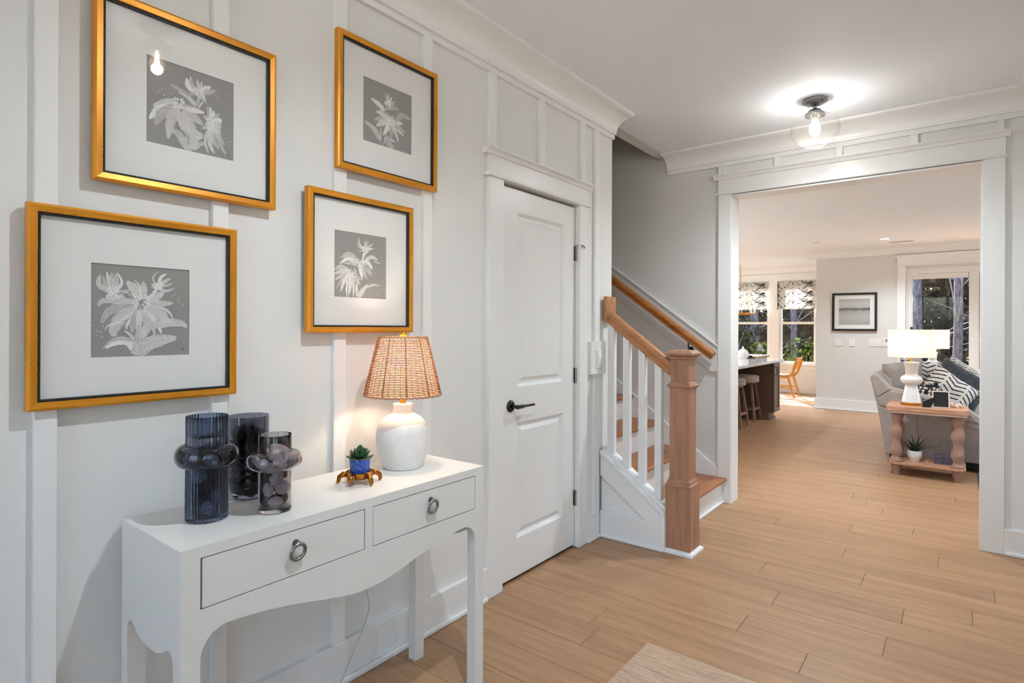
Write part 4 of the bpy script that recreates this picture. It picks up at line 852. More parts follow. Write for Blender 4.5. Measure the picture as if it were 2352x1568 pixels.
fill_vase(c1, .034, .150, 5, .0245, .55, 9, 'of the ribbed blue vase', 'shells in the ribbed vase', 1.08, [(.002,.002,.180,0,'shell_dk',1.2,.4,.2), (.052,-.014,.166,2,'shell',1.0,.1,.3), (.026,-.048,.166,0,'shell',1.0,.6,1.1), (.036,.040,.166,1,'shell_dk',.9,1.4,1.0), (-.026,-.050,.166,0,'shell_dk',1.0,.3,2.0)])
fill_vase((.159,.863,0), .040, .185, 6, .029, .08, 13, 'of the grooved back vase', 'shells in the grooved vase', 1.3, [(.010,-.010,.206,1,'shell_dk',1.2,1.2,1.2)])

# ---- wicker lamp
LX, LY = .2296, 1.3951
lamp = thing('table_lamp', 'white ceramic lamp with a glowing wicker shade on the console', 'lamp', (LX, LY, CZ))
prof = [(0,0), (.069,0), (.072,.004), (.080,.028), (.090,.058), (.0955,.085), (.0965,.108), (.094,.135), (.086,.158), (.074,.174), (.058,.186), (.044,.194), (.0385,.198), (.036,.203), (.0354,.212), (.0354,.228), (.034,.231), (.030,.232), (0,.232)]
def smoothprof(pr, n=4):
    out = [pr[0]]
    for k in range(len(pr)-1):
        a, b, c, d = pr[max(0,k-1)], pr[k], pr[k+1], pr[min(len(pr)-1,k+2)]
        for i in range(1, n+1):
            t = i/n
            out.append(tuple(.5*(2*b[j] + (c[j]-a[j])*t + (2*a[j]-5*b[j]+4*c[j]-d[j])*t*t + (3*b[j]-a[j]-3*c[j]+d[j])*t**3) for j in (0, 1)))
    return [(max(0, r), z) for r, z in out]
MB().lathe([prof[0]] + smoothprof(prof[1:-1], 3) + [prof[-1]], (LX,LY,CZ+.001), 56, cap=False).build('body', M['ceramic'], lamp, auto=50, fixn=True)
MB().lathe([(0,.232), (.013,.232), (.014,.236), (.010,.238), (.009,.243), (.012,.246), (.013,.252), (.009,.256), (.006,.262), (.006,.30), (.012,.302), (.012,.335), (0,.337)], (LX,LY,CZ), 20, cap=False).build('brass_neck', M['brass'], lamp, auto=40)
MB().lathe([(.011,.335), (.013,.345), (.027,.370), (.030,.385), (.026,.402), (.012,.414), (0,.416)], (LX,LY,CZ), 20, cap=False).build('bulb', M['bglass'], lamp, smooth=True)
M['lampbulb'] = emit('lamp_filament', (1, .8, .55), 40)
MB().ball((LX,LY,CZ+.378), (.008,.008,.016), 10, 6).build('filament', M['lampbulb'], lamp, smooth=True)
hp = []
for i in range(13):
    a = PI*i/12; hp.append((LX+.045*math.cos(a)*(1 if abs(math.cos(a)) < .95 else .75), LY, CZ+.30+.165*math.sin(a)))
MB().tube([(LX+.012,LY,CZ+.302)] + hp + [(LX-.012,LY,CZ+.302)], .0018, 6).build('harp', M['brass'], lamp, smooth=True)
MB().lathe([(0,.470), (.004,.470), (.005,.476), (.013,.482), (.014,.488), (.010,.495), (0,.498)], (LX,LY,CZ), 18, cap=False).build('finial', M['brass'], lamp, smooth=True)
SZ0, SZT, SR0, SRT = .266, .474, .139, .0885
def srad(z): return SR0 + (SRT-SR0)*(z-SZ0)/(SZT-SZ0)
shd = thing('shade', None, None); shd.parent = lamp; WORG[shd] = Vector((LX,LY,CZ+SZ0)); shd.location = WORG[shd] - WORG[lamp]
M['reed'] = shade_cloth('wicker_reed', (206, 138, 92), .30); M['reed_rim'] = plain('wicker_rim', (196, 140, 104), .6); M['liner'] = shade_cloth('shade_liner', (250, 236, 214), .6)
NS = 40
rows = MB(); nrow = 34
for i in range(nrow):
    z = SZ0 + .008 + (SZT-SZ0-.016)*i/(nrow-1); r = srad(z)
    pts = [(LX + (r+.0022*math.cos(NS/2*a + PI*i))*math.cos(a), LY + (r+.0022*math.cos(NS/2*a + PI*i))*math.sin(a), CZ+z) for a in [2*PI*k/(NS*2) for k in range(NS*2)]]
    rows.tube(pts, .00215, 5, closed=True)
rows.build('reed_weave', M['reed'], shd, smooth=True, kind='stuff')
stk = MB()
for k in range(NS):
    a = 2*PI*k/NS; ca, sa = math.cos(a), math.sin(a); w = .0013 if k % 4 else .0036
    stk.tube([(LX+srad(SZ0)*ca, LY+srad(SZ0)*sa, CZ+SZ0), (LX+srad(SZT)*ca, LY+srad(SZT)*sa, CZ+SZT)], w, 5)
stk.build('stakes', M['reed_rim'], shd, smooth=True, kind='stuff')
for z, r in ((SZ0, .0042), (SZT, .0036)):
    MB().tube([(LX+srad(z)*math.cos(a)*(1+.006*math.cos(a*40)), LY+srad(z)*math.sin(a)*(1+.006*math.cos(a*40)), CZ+z+.0015*math.sin(a*40)) for a in [2*PI*k/120 for k in range(120)]], r, 6, closed=True).build('rim', M['reed_rim'], shd, smooth=True)
MB().lathe([(srad(SZ0)-.005, SZ0+.002), (srad(SZT)-.005, SZT-.002)], (LX,LY,CZ), 56, cap=False).build('liner', M['liner'], shd, smooth=True)
sp = MB()
for k in range(3):
    a = k*2*PI/3+.4; sp.tube([(LX,LY,CZ+.470), (LX+.084*math.cos(a), LY+.084*math.sin(a), CZ+SZT-.006)], .0015, 6)
sp.build('spider', M['brass'], shd)
point('lamp_light', (LX, LY, CZ+.378), 1.6, .02, (1, .82, .62), lamp)

# ---- turtle dish with succulent
M['bronze'] = plain('bronze', (176, 112, 46), .24, 1)
tu = thing('turtle_dish', 'small brass turtle shaped dish under the succulent pot', 'dish', (.2796, 1.1696, CZ))
TX, TY = .2796, 1.1696; hd_ = Vector((.28, -.62, 0)).normalized(); sd_ = Vector((-hd_.y, hd_.x, 0)); T0 = Vector((TX, TY, CZ))
MB().lathe([(0,.014), (.034,.014), (.042,.018), (.0455,.026), (.0455,.036), (.043,.037), (.041,.028), (.034,.022), (0,.022)], (TX,TY,CZ), 40, cap=False).build('bowl', M['bronze'], tu, auto=50, fixn=True)
h0 = T0 + hd_*.043
MB().tube([h0 - hd_*.004 + Vector((0,0,.024)), h0 + hd_*.006 + Vector((0,0,.025)), h0 + hd_*.016 + Vector((0,0,.023)), h0 + hd_*.024 + Vector((0,0,.019)), h0 + hd_*.027 + Vector((0,0,.017))], [.010, .012, .0125, .008, .003], 12).build('head', M['bronze'], tu, smooth=True)
for sx in (-1, 1):
    for fb, (l1, l2) in ((.6, (.032, .050)), (-.8, (.034, .052))):
        d = (hd_*fb + sd_*sx).normalized(); e = (hd_*(fb*.55) + sd_*sx).normalized()
        p0 = T0 + d*.040 + Vector((0,0,.027)); p1 = T0 + d*.053 + Vector((0,0,.029)); p2 = T0 + d*.056 + e*.009 + Vector((0,0,.020)); p3 = T0 + d*.056 + e*.012 + Vector((0,0,.0065)); p4 = p3 + hd_*(.008) + Vector((0,0,-.003))
        MB().tube([p0, p1, p2, p3, p4], [.009, .0095, .008, .0065, .0032], 10).build('leg', M['bronze'], tu, smooth=True)
pp = thing('potted_succulent', 'dark green succulent in a glossy blue pot on the console', 'plant', (TX, TY, CZ+.0225), None)
def _bluepot():
    t = NT('cobalt_glaze'); v = t.n('ShaderNodeTexVoronoi'); t.l(t.coord('Object', (1,1,.6)), v.inputs['Vector']); v.inputs['Scale'].default_value = 150
    c = t.ramp(v.outputs['Distance'], [(.1, lin((30,58,140))), (.6, lin((60,98,190)))])
    return t.done(t.prin(c, .14, 0, t.bump(v.outputs['Distance'], .5, .003)))
M['cobalt'] = _bluepot(); M['succ'] = plain('succulent_green', (44, 78, 44), .35); M['soil'] = plain('soil', (52, 42, 34), .9); M['terra'] = plain('pot_rim', (150,110,100), .5)
MB().lathe([(0,.023), (.0295,.023), (.031,.026), (.0335,.072), (.0335,.078), (.031,.078), (.031,.070), (0,.068)], (TX,TY,CZ), 40, cap=False).build('pot', M['cobalt'], pp, auto=50, fixn=True)
MB().tube([(TX+.0325*math.cos(a), TY+.0325*math.sin(a), CZ+.0785) for a in [2*PI*k/32 for k in range(32)]], .0018, 6, closed=True).build('rim', M['terra'], pp, smooth=True)
lf = MB().lathe([(.0005,0), (.005,.004), (.0085,.014), (.0085,.024), (.006,.034), (.0015,.041), (.0003,.042)], (0,0,0), 9, cap=True)
lf.v = [Vector((p.x, p.y*.5 + (p.z*6)**2*.02, p.z)) for p in lf.v]
lme = bpy.data.meshes.new('leaf'); lme.from_pydata(lf.v, [], lf.f); lme.polygons.foreach_set('use_smooth', [True]*len(lf.f)); lme.materials.append(M['succ']); lme.update()
q = 0
for ring, (n, tilt, hz, sc) in enumerate(((11, 1.05, .078, .95), (10, .72, .084, 1.0), (8, .42, .088, 1.0), (5, .16, .092, .95))):
    for k in range(n):
        a = 2*PI*(k+.37*ring)/n + random.uniform(-.1,.1)
        o = bpy.data.objects.new('leaf', lme); COL.objects.link(o); o.parent = pp
        o.location = Vector((TX + .010*math.sin(tilt)*math.cos(a), TY + .010*math.sin(tilt)*math.sin(a), CZ+hz-.012)) - WORG[pp]
        o.rotation_euler = (tilt + random.uniform(-.08,.08), 0, a + PI/2); o.scale = (sc, sc, sc*random.uniform(.9,1.1))

# ---- lamp cord under the table
M['cord'] = plain('pale_cord', (196, 195, 190), .5)
cp_ = [(.085,1.34,.66), (.085,1.335,.50), (.085,1.343,.372), (.085,1.351,.326), (.085,1.363,.277), (.085,1.359,.246), (.085,1.343,.209), (.085,1.324,.172), (.085,1.299,.135), (.085,1.271,.092), (.085,1.244,.051), (.085,1.20,.012), (.09,1.10,.005)]
cc = []
for k in range(len(cp_)-1):
    a, b, c, d = [Vector(cp_[min(max(i,0),len(cp_)-1)]) for i in (k-1, k, k+1, k+2)]
    for i in range(6):
        t = i/6; cc.append(.5*(2*b + (c-a)*t + (2*a-5*b+4*c-d)*t*t + (3*b-a-3*c+d)*t**3))
MB().tube(cc, .0028, 8).build('lamp_cord', M['cord'], None, smooth=True, label='pale lamp cord hanging down behind the console table', cat='cord')

for _o in (v1, v2, v3, lamp, tu, pp): _o.scale = (.98, .98, .98)

# ---- foyer rug
def _rug():
    t = NT('woven_rug'); v = t.coord('Object', (2.2, 38, 1)); n = t.noise(v, 3, 4, .7, .3); f = t.noise(t.coord(), 330, 2, .8); li = t.noise(t.coord('Object', (.6, 60, 1)), 4, 2)
    g = t.math('ADD', t.math('MULTIPLY', n, .55), t.math('MULTIPLY', f, .45))
    c = t.ramp(g, [(.36, lin((160,132,110))), (.5, lin((200,172,148))), (.66, lin((226,202,178)))])
    c = t.mixc(t.math('MULTIPLY', t.math('GREATER_THAN', li, .66), .55), c, lin((128,100,84)))
    return t.done(t.prin(c, .95, 0, t.bump(f, .8, .004), Specular_IOR_Level=.1))
M['rug'] = _rug()
MB().box(.80, 1.75, -.75, 2.216, .0005, .009).build('rug', M['rug'], None, bevel=.003, label='tan heathered woven runner rug on the foyer floor', cat='rug')


# ================================================================== living room, kitchen, dining
# ---- recessed ceiling lights
M['can'] = emit('recessed_light_lens', (1, .95, .88), 14)
def can_light(x, y, label, watts=8):
    t = thing('recessed_light', label, 'ceiling light', (x, y, ZL), 'recessed ceiling lights')
    MB().lathe([(.052,ZL-.001), (.078,ZL-.001), (.078,ZL-.005), (.070,ZL-.008), (.056,ZL-.006), (.052,ZL-.002)], (x,y,0), 28, cap=False).build('trim_ring', M['plastic'], t, smooth=True)
    MB().lathe([(0,ZL-.003), (.054,ZL-.003), (.054,ZL-.0035), (0,ZL-.0035)], (x,y,0), 24, cap=False).build('lens', M['can'], t)
    l = bpy.data.lights.new('can_spot', 'SPOT'); l.energy = watts*6; l.spot_size = 2.3; l.spot_blend = .8; l.shadow_soft_size = .05; l.color = (.80, .91, 1.0)
    o = bpy.data.objects.new('can_spot', l); COL.objects.link(o); o.parent = t; o.location = (0, 0, -.012)
can_light(.97, 9.62, 'lit round recessed light in the living room ceiling')
for x, y, w in ((3.2, 9.0, 'above the far part of the area rug'), (3.2, 6.4, 'above the near part of the area rug'), (1.0, 5.2, 'just behind the cased opening'), (-1.6, 6.2, 'above the near end of the kitchen'), (-1.6, 8.6, 'above the far end of the kitchen'), (-3.4, 7.4, 'by the kitchen windows')): can_light(x, y, 'unseen recessed ceiling light added ' + w)  # lamps out of view, put in to brighten living room and kitchen
MB().lathe([(0,ZL), (.06,ZL), (.062,ZL-.02), (.05,ZL-.032), (0,ZL-.034)], (.16, 9.3, 0), 24, cap=False).build('smoke_detector', M['plastic'], None, auto=35, label='flat white smoke detector on the living room ceiling', cat='smoke detector')
vt = thing('ceiling_vent', 'thin dark slot vent in the living room ceiling', 'vent', (1.13, 10.05, ZL))
bx('vent_frame', M['plastic'], (.98, 1.28, 10.0, 10.1, ZL-.006, ZL-.0005), vt, .002); bx('slot', M['black'], (1.0, 1.26, 10.035, 10.065, ZL-.0075, ZL-.006), vt)

# ---- seascape on the back wall
sp_ = thing('framed_seascape', 'black framed grey seascape print on the grey living room wall', 'picture', (.48, YBK, 1.276))
px0, px1, pz0, pz1 = .170, .790, 1.276, 1.881
for b in ((px0,px1,pz0,pz0+.032), (px0,px1,pz1-.032,pz1), (px0,px0+.032,pz0+.032,pz1-.032), (px1-.032,px1,pz0+.032,pz1-.032)): bx('frame_rail', M['black'], (b[0],b[1],YBK-.034,YBK-.002,b[2],b[3]), sp_, .002)
bx('mat', M['mat'], (px0+.03, px1-.03, YBK-.014, YBK-.006, pz0+.03, pz1-.03), sp_)
def _sea():
    t = NT('grey_seascape'); v = t.coord('Generated'); s = t.n('ShaderNodeSeparateXYZ'); t.l(v, s.inputs[0])
    n = t.noise(t.coord('Generated', (3, 1, 14)), 2.2, 5, .65); n2 = t.noise(t.coord('Generated', (4, 1, 4)), 2, 4)
    z = t.math('ADD', s.outputs['Z'], t.math('MULTIPLY', t.math('SUBTRACT', n, .5), .22))
    c = t.ramp(z, [(0, lin((150,150,148))), (.30, lin((172,172,170))), (.53, lin((150,150,148))), (.57, lin((70,70,70))), (.63, lin((40,40,40))), (.66, lin((168,168,166))), (.8, lin((188,188,186))), (1, lin((160,160,158)))])
    c = t.mixc(t.math('MULTIPLY', n2, .35), c, lin((205,205,203)))
    return t.done(t.prin(c, .6))
bx('print', _sea(), (.265, .695, YBK-.016, YBK-.0138, 1.375, 1.785), sp_)
bx('glass', M['pglass'], (px0+.03, px1-.03, YBK-.022, YBK-.020, pz0+.03, pz1-.03), sp_)

# ---- wall plates
def plate(x0, x1, z0, z1, label, n, rocker=True, dark=False):
    t = thing('wall_plate', label, 'switch', ((x0+x1)/2, YBK, z0), 'switch plates on the grey wall')
    bx('plate', M['plastic'], (x0, x1, YBK-.008, YBK-.0005, z0, z1), t, .002)
    w = (x1-x0)/n
    for i in range(n):
        c = x0 + w*(i+.5); bx('rocker', M['plastic'], (c-.016, c+.016, YBK-.012, YBK-.008, z0+.028, z1-.028), t, .0015)
        if not rocker: bx('slot', M['black'], (c-.003, c+.003, YBK-.0135, YBK-.012, (z0+z1)/2-.012, (z0+z1)/2+.012), t)
    if dark:
        for k in range(5):
            a = k*2*PI/5; MB().ball(((x0+x1)/2+.016*math.cos(a), YBK-.012, z1-.04+.016*math.sin(a)), (.009,.004,.009), 8, 5).build('petal_mark', M['black'], t)
plate(.198, .315, 1.03, 1.148, 'square white switch plate below the seascape, leftmost', 1)
plate(.407, .492, 1.03, 1.148, 'narrow white switch plate, second from the left', 1)
plate(.681, .853, 1.032, 1.15, 'wide white switch plate with three switches', 3)
plate(.862, .985, 1.034, 1.168, 'white control plate with dark flower mark beside the lamp shade', 1, True, True)

# ---- sofa
M['sofa'] = fabric('sofa_linen', (176, 167, 160), (148, 140, 134)); M['sofa_c'] = fabric('sofa_cushion_linen', (178, 168, 160), (148, 138, 131))
sofa = thing('sofa', 'light grey sofa with sloping arms seen from its end', 'sofa', (1.6, 7.8, 0))
arm = [(1.245,.085), (1.165,.55), (1.105,.83), (1.120,.853), (1.155,.860), (1.185,.845), (1.275,.735), (1.40,.705), (1.60,.665), (1.75,.635), (1.86,.585), (1.96,.50), (2.02,.42), (2.03,.085)]
low_arm = [(1.245,.085), (1.160,.59), (1.30,.575), (1.60,.555), (1.86,.50), (2.0,.42), (2.02,.36), (2.02,.085)]
for ya, yb in ((6.69, 6.86), (8.95, 9.12)):
    MB().prism(arm, 'y', ya+.012, yb).build('arm', M['sofa'], sofa, bevel=.02, seg=3, fixn=True)
    MB().prism([(1.17,.63), (1.113,.83), (1.125,.85), (1.155,.855), (1.18,.84), (1.262,.735), (1.275,.715)], 'y', ya-.004, ya+.03).build('wing_pad', M['sofa'], sofa, bevel=.012, seg=3, fixn=True)
    MB().prism([(1.185,.56), (1.172,.625), (1.277,.708), (1.40,.69), (1.62,.645), (1.78,.61), (1.90,.53), (1.96,.45), (1.60,.51), (1.36,.50)], 'y', ya-.002, ya+.03).build('arm_pad', M['sofa'], sofa, bevel=.012, seg=3, fixn=True)
MB().prism([(1.25,.085), (1.105,.845), (1.135,.868), (1.20,.862), (1.27,.80), (1.36,.30), (1.36,.085)], 'y', 6.86, 8.95).build('back', M['sofa'], sofa, bevel=.02, seg=3, fixn=True)
MB().box(1.30, 2.0, 6.86, 8.95, .085, .28).build('base', M['sofa'], sofa, bevel=.015)
for a, b in ((6.87, 7.90), (7.91, 8.94)): MB().box(1.36, 2.06, a, b, .28, .475).build('seat_cushion', M['sofa'], sofa, bevel=.045, seg=4)
for x, y in ((1.30,6.75), (1.95,6.75), (1.30,9.05), (1.95,9.05)): MB().prism([(x-.03,.086), (x+.03,.086), (x+.02,0), (x-.02,0)], 'y', y-.03, y+.03).build('leg', M['black'], sofa, fixn=True)
bx('underside_shade', M['black'], (1.33, 1.98, 6.80, 9.0, .02, .086), sofa)  # black block standing in for the shadow under the sofa

def cushion_mesh(w, h, t, n=16):
    """plump square cushion in its local x,z plane"""
    mb = MB(); vs = []; fs = []
    def pt(i, j, s):
        u = -1 + 2*i/n; v = -1 + 2*j/n
        pin = 1 - .07*(1-u*u)*0 ; ex = 1 - .06*(1-v*v); ez = 1 - .06*(1-u*u)
        th = t/2*max(0, (1-u**4))**.55*max(0, (1-v**4))**.55
        return (u*w/2*ex, s*th, v*h/2*ez)
    for s in (-1, 1):
        b = len(vs)
        for i in range(n+1):
            for j in range(n+1): vs.append(pt(i, j, s))
        for i in range(n):
            for j in range(n):
                q = (b+i*(n+1)+j, b+(i+1)*(n+1)+j, b+(i+1)*(n+1)+j+1, b+i*(n+1)+j+1); fs.append(q if s < 0 else q[::-1])
    return mb.add(vs, fs)
def chevron(name, base, ink, freq=9, amp=.5, zig=5):
    t = NT(name); v = t.coord('Object'); s = t.n('ShaderNodeSeparateXYZ'); t.l(v, s.inputs[0])
    zz = t.math('ABSOLUTE', t.math('SUBTRACT', t.math('FRACT', t.math('MULTIPLY', s.outputs['X'], zig)), .5))
    k = t.math('FRACT', t.math('ADD', t.math('MULTIPLY', s.outputs['Z'], freq*2.4), t.math('MULTIPLY', zz, amp*4)))
    wob = t.math('MULTIPLY', t.noise(t.coord(), 60, 2), .25)
    m = t.math('LESS_THAN', k, t.math('ADD', .18, wob))
    gap = t.math('GREATER_THAN', zz, .05)
    c = t.mixc(t.math('MULTIPLY', m, gap), lin(base), lin(ink))
    return t.done(t.prin(c, .9, 0, t.bump(t.noise(t.coord(), 400, 2), .2, .002), Specular_IOR_Level=.1))
M['chev'] = chevron('chevron_cloth', (226,217,208), (58,60,66)); M['chev2'] = chevron('dashed_cloth', (222,216,208), (84,88,94), 14, .35, 9)
def _floral():
    t = NT('floral_cloth'); v = t.n('ShaderNodeTexVoronoi'); t.l(t.coord('Object'), v.inputs['Vector']); v.inputs['Scale'].default_value = 34
    return t.done(t.prin(t.mixc(t.math('LESS_THAN', v.outputs['Distance'], .42), lin((40,42,50)), lin((228,222,216))), .9))
M['floral'] = _floral(); M['fur'] = fabric('charcoal_fur', (92,96,102), (38,42,48), 160)
def cushion(name, mat, loc, size, rot, label, fringe=False):
    mb = cushion_mesh(*size)
    me = bpy.data.meshes.new(name); me.from_pydata(mb.v, [], mb.f)
    bm = bmesh.new(); bm.from_mesh(me); bmesh.ops.remove_doubles(bm, verts=bm.verts, dist=.0006); bm.to_mesh(me); bm.free()
    me.polygons.foreach_set('use_smooth', [True]*len(me.polygons)); me.materials.append(mat); me.update()
    o = bpy.data.objects.new(name, me); COL.objects.link(o); o.location = loc; o.rotation_euler = rot
    WORG[o] = Vector(loc)
    tag(o, label, 'cushion')
    return o
R = math.radians
cushion('back_cushion', M['sofa_c'], (1.345, 7.10, .775), (.46, .42, .18), (R(6), R(-8), R(48)), 'plump grey back cushion nearest the grey wall')
cushion('back_cushion', M['sofa_c'], (1.36, 8.45, .74), (.80, .46, .20), (0, R(-14), R(90)), 'grey back cushion at the far end of the sofa')
cushion('throw_cushion', M['chev'], (1.50, 7.60, .74), (.47, .47, .15), (R(-8), R(6), R(28)), 'cream chevron cushion half hidden behind the white lamp')
cushion('throw_cushion', M['floral'], (1.56, 6.97, .645), (.26, .26, .10), (R(-14), R(-10), R(12)), 'small black and white floral cushion behind the photo frame')
cushion('throw_cushion', M['chev'], (1.70, 7.12, .66), (.44, .44, .14), (R(-16), R(38), R(14)), 'cream chevron cushion lying in front of the dark fur cushion')
cushion('fur_cushion', M['fur'], (1.80, 7.42, .725), (.50, .40, .16), (R(-14), R(34), R(16)), 'dark charcoal fur cushion leaning on the sofa')
cushion('throw_cushion', M['chev2'], (1.83, 7.78, .73), (.46, .42, .14), (R(-12), R(34), R(16)), 'pale dashed pattern cushion behind the dark fur cushion')
cushion('throw_cushion', M['chev'], (1.60, 8.25, .66), (.40, .40, .13), (R(-8), R(4), R(30)), 'small chevron cushion farthest back, below the second lamp')

# ---- end table
M['pinewood'] = wood('pink_pine', (168, 118, 92), (210, 162, 132), 'x', 1.2, .55, .05); M['pale_edge'] = plain('pale_edge', (222, 200, 190), .6)
def _rope():
    t = NT('rope_wrap'); w = t.n('ShaderNodeTexWave', _bands_direction='Z'); t.l(t.coord('Object'), w.inputs['Vector']); w.inputs['Scale'].default_value = 42; w.inputs['Distortion'].default_value = 1.5
    n = t.noise(t.coord(), 240, 3)
    c = t.ramp(t.math('ADD', t.math('MULTIPLY', w.outputs['Fac'], .5), t.math('MULTIPLY', n, .5)), [(.28, lin((96,62,52))), (.66, lin((224,180,162)))])
    return t.done(t.prin(c, .85, 0, t.bump(w.outputs['Fac'], .7, .006)))
M['rope'] = _rope()
def end_table(x0, x1, y0, y1, label):
    t = thing('end_table', label, 'table', ((x0+x1)/2, (y0+y1)/2, 0), 'end tables beside the sofa')
    k = .035
    def slab(m, z0, z1, name, mt, ins=0):
        a, b, c, d = x0+m, x1-m, y0+m, y1-m
        return MB().prism([(a+k,c), (b-k,c), (b,c+k), (b,d-k), (b-k,d), (a+k,d), (a,d-k), (a,c+k)], 'z', z0, z1).build(name, mt, t, bevel=.004, fixn=True)
    slab(.0, .575, .620, 'table_top', M['pinewood']); slab(.008, .558, .5745, 'top_moulding', M['pale_edge'])
    slab(.018, .098, .118, 'shelf', M['pinewood'])
    for x in (x0+.075, x1-.075):
        for y in (y0+.075, y1-.075):
            pr = [(0,.118), (.046,.118), (.047,.135), (.031,.162)]
            for zc, rr_ in ((.225,.047), (.300,.030), (.385,.048), (.455,.029), (.515,.046)): pr += [(rr_, zc)]
            pr += [(.036,.550), (.038,.558)]
            MB().lathe([pr[0]] + smoothprof(pr[1:], 5) + [(0,.558)], (x,y,0), 20, cap=False).build('turned_leg', M['rope'], t, smooth=True)
            MB().lathe([(0,0), (.024,0), (.026,.004), (.038,.078), (.042,.0975), (0,.0975)], (x,y,0), 18, cap=False).build('foot', M['rope'], t, auto=50)
    return t
et = end_table(1.288, 1.874, 6.14, 6.56, 'pinkish wood end table with rope turned legs beside the sofa')
et2 = end_table(1.25, 1.836, 9.20, 9.62, 'end table hidden at the far end of the sofa')

# ---- hourglass lamps
M['lshade'] = shade_cloth('white_drum_shade', (250, 244, 238), .62); M['porcelain'] = plain('white_porcelain', (236, 234, 232), .12)
def drum_lamp(x, y, z, label, watts):
    t = thing('table_lamp', label, 'lamp', (x, y, z), 'white drum shade lamps')
    MB().lathe([(0,.0008), (.083,.0008), (.084,.003), (.084,.022), (.080,.025), (0,.025)], (x,y,z), 36, cap=False).build('brass_base', M['brass'], t, auto=40, fixn=True)
    pr = [(.076,.025), (.073,.045), (.060,.11), (.050,.160), (.047,.180), (.055,.188), (.076,.200), (.0845,.222), (.0845,.236), (.075,.256), (.058,.268), (.048,.274), (.047,.290), (.050,.33), (.060,.378), (.060,.385), (.055,.388)]
    MB().lathe([(0,.025)] + smoothprof(pr, 3) + [(0,.388)], (x,y,z), 40, cap=False).build('body', M['porcelain'], t, auto=60, fixn=True)
    MB().lathe([(0,.388), (.012,.388), (.009,.395), (.009,.46), (.014,.462), (.014,.50), (0,.502)], (x,y,z), 16, cap=False).build('brass_neck', M['brass'], t, auto=40)
    MB().lathe([(.012,.50), (.028,.53), (.030,.55), (.022,.575), (0,.585)], (x,y,z), 16, cap=False).build('bulb', M['bglass'], t, smooth=True)
    MB().lathe([(.181,.433), (.181,.680), (.179,.680), (.179,.433), (.181,.433)], (x,y,z), 48, cap=False).build('shade', M['lshade'], t, auto=40)
    s = MB()
    for k in range(3):
        a = k*2*PI/3; s.tube([(x,y,z+.672), (x+.179*math.cos(a), y+.179*math.sin(a), z+.672)], .002, 6)
    s.tube([(x,y,z+.50), (x+.05,y,z+.56), (x+.03,y,z+.66), (x,y,z+.672)], .0018, 6); s.build('harp', M['brass'], t)
    MB().ball((x,y,z+.692), .013, 12, 8).tube([(x,y,z+.67), (x,y,z+.69)], .004, 8).build('finial', M['black_metal'], t, smooth=True)
    point('lamp_light', (x, y, z+.55), watts, .03, (1, .86, .70), t)
drum_lamp(1.466, 6.33, .620, 'white hourglass lamp with lit drum shade on the end table', 1.05)
drum_lamp(1.525, 9.40, .620, 'second lit drum lamp farther back beyond the sofa', 1.05)

# ---- photo frame seen from behind, shell, plant, box
pf = thing('photo_frame', 'black backed photo frame standing on the end table, seen from behind', 'photo frame', (1.67, 6.25, .6205))
Rt = Matrix.Translation((1.685, 6.225, .6212)) @ Matrix.Rotation(R(8), 4, 'Z') @ Matrix.Rotation(R(-14), 4, 'X')
MB().box(-.052, .052, 0, .006, .004, .142).xf(Rt).build('back', M['black'], pf)
fr = MB()
for b in ((-.062,.062,-.004,.010,0,.009), (-.062,.062,-.004,.010,.139,.150), (-.062,-.052,-.004,.010,.009,.139), (.052,.062,-.004,.010,.009,.139)): fr.box(*b)
fr.xf(Rt).build('frame', M['pale_edge'], pf)
MB().prism([(-.115,.0), (-.055,.0), (-.035,.04), (-.02,.09), (-.045,.085), (-.11,.045)], 'y', -.004, 0).xf(Matrix.Translation((1.665, 6.212, .6212)) @ Matrix.Rotation(R(4), 4, 'Z')).build('easel_leg', M['black'], pf, fixn=True)
M['coral'] = plain('pale_coral', (232, 208, 188), .6)
cr_ = MB(); rc_ = random.Random(5)
for i in range(14):
    a = i*2.4; r = .010 + .022*math.sqrt(i/14); cr_.ball((1.775+1.5*r*math.cos(a), 6.36+r*math.sin(a), .6215+.016+.008*math.sin(i*1.7)), (.013,.012,.015), 10, 6)
cr_.build('conch_shell', M['coral'], None, smooth=True, label='knobbly pale pink shell on the end table', cat='shell')
pt_ = thing('potted_grass', 'spiky dark green plant in a white pot on the lower shelf', 'plant', (1.492, 6.33, .1185))
MB().lathe([(0,.1185), (.036,.1185), (.038,.122), (.038,.134), (.047,.144), (.054,.166), (.055,.206), (.053,.212), (.049,.212), (.048,.196), (0,.194)], (1.492,6.33,0), 32, cap=False).build('pot', M['ceramic'], pt_, auto=45, fixn=True)
M['blade'] = plain('dark_blade_green', (40, 58, 46), .5)
bl = []
for v in range(4):
    w0 = .0075; L = .15 + .02*v; n = 7; vs = []; fs = []
    for i in range(n+1):
        s = i/n; z = L*(s - .32*s*s); y = L*(.22+.16*v)*s*s; w = w0*(1-s)**.7*(.6+.8*s if s < .4 else 1); vs += [(-w, y, z), (0, y-.0015, z-.0005), (w, y, z)]
    for i in range(n):
        b = 3*i; fs += [(b, b+1, b+4, b+3), (b+1, b+2, b+5, b+4)]
    me = bpy.data.meshes.new('blade'); me.from_pydata(vs, [], fs); me.materials.append(M['blade']); me.update(); bl.append(me)
rg = random.Random(11)
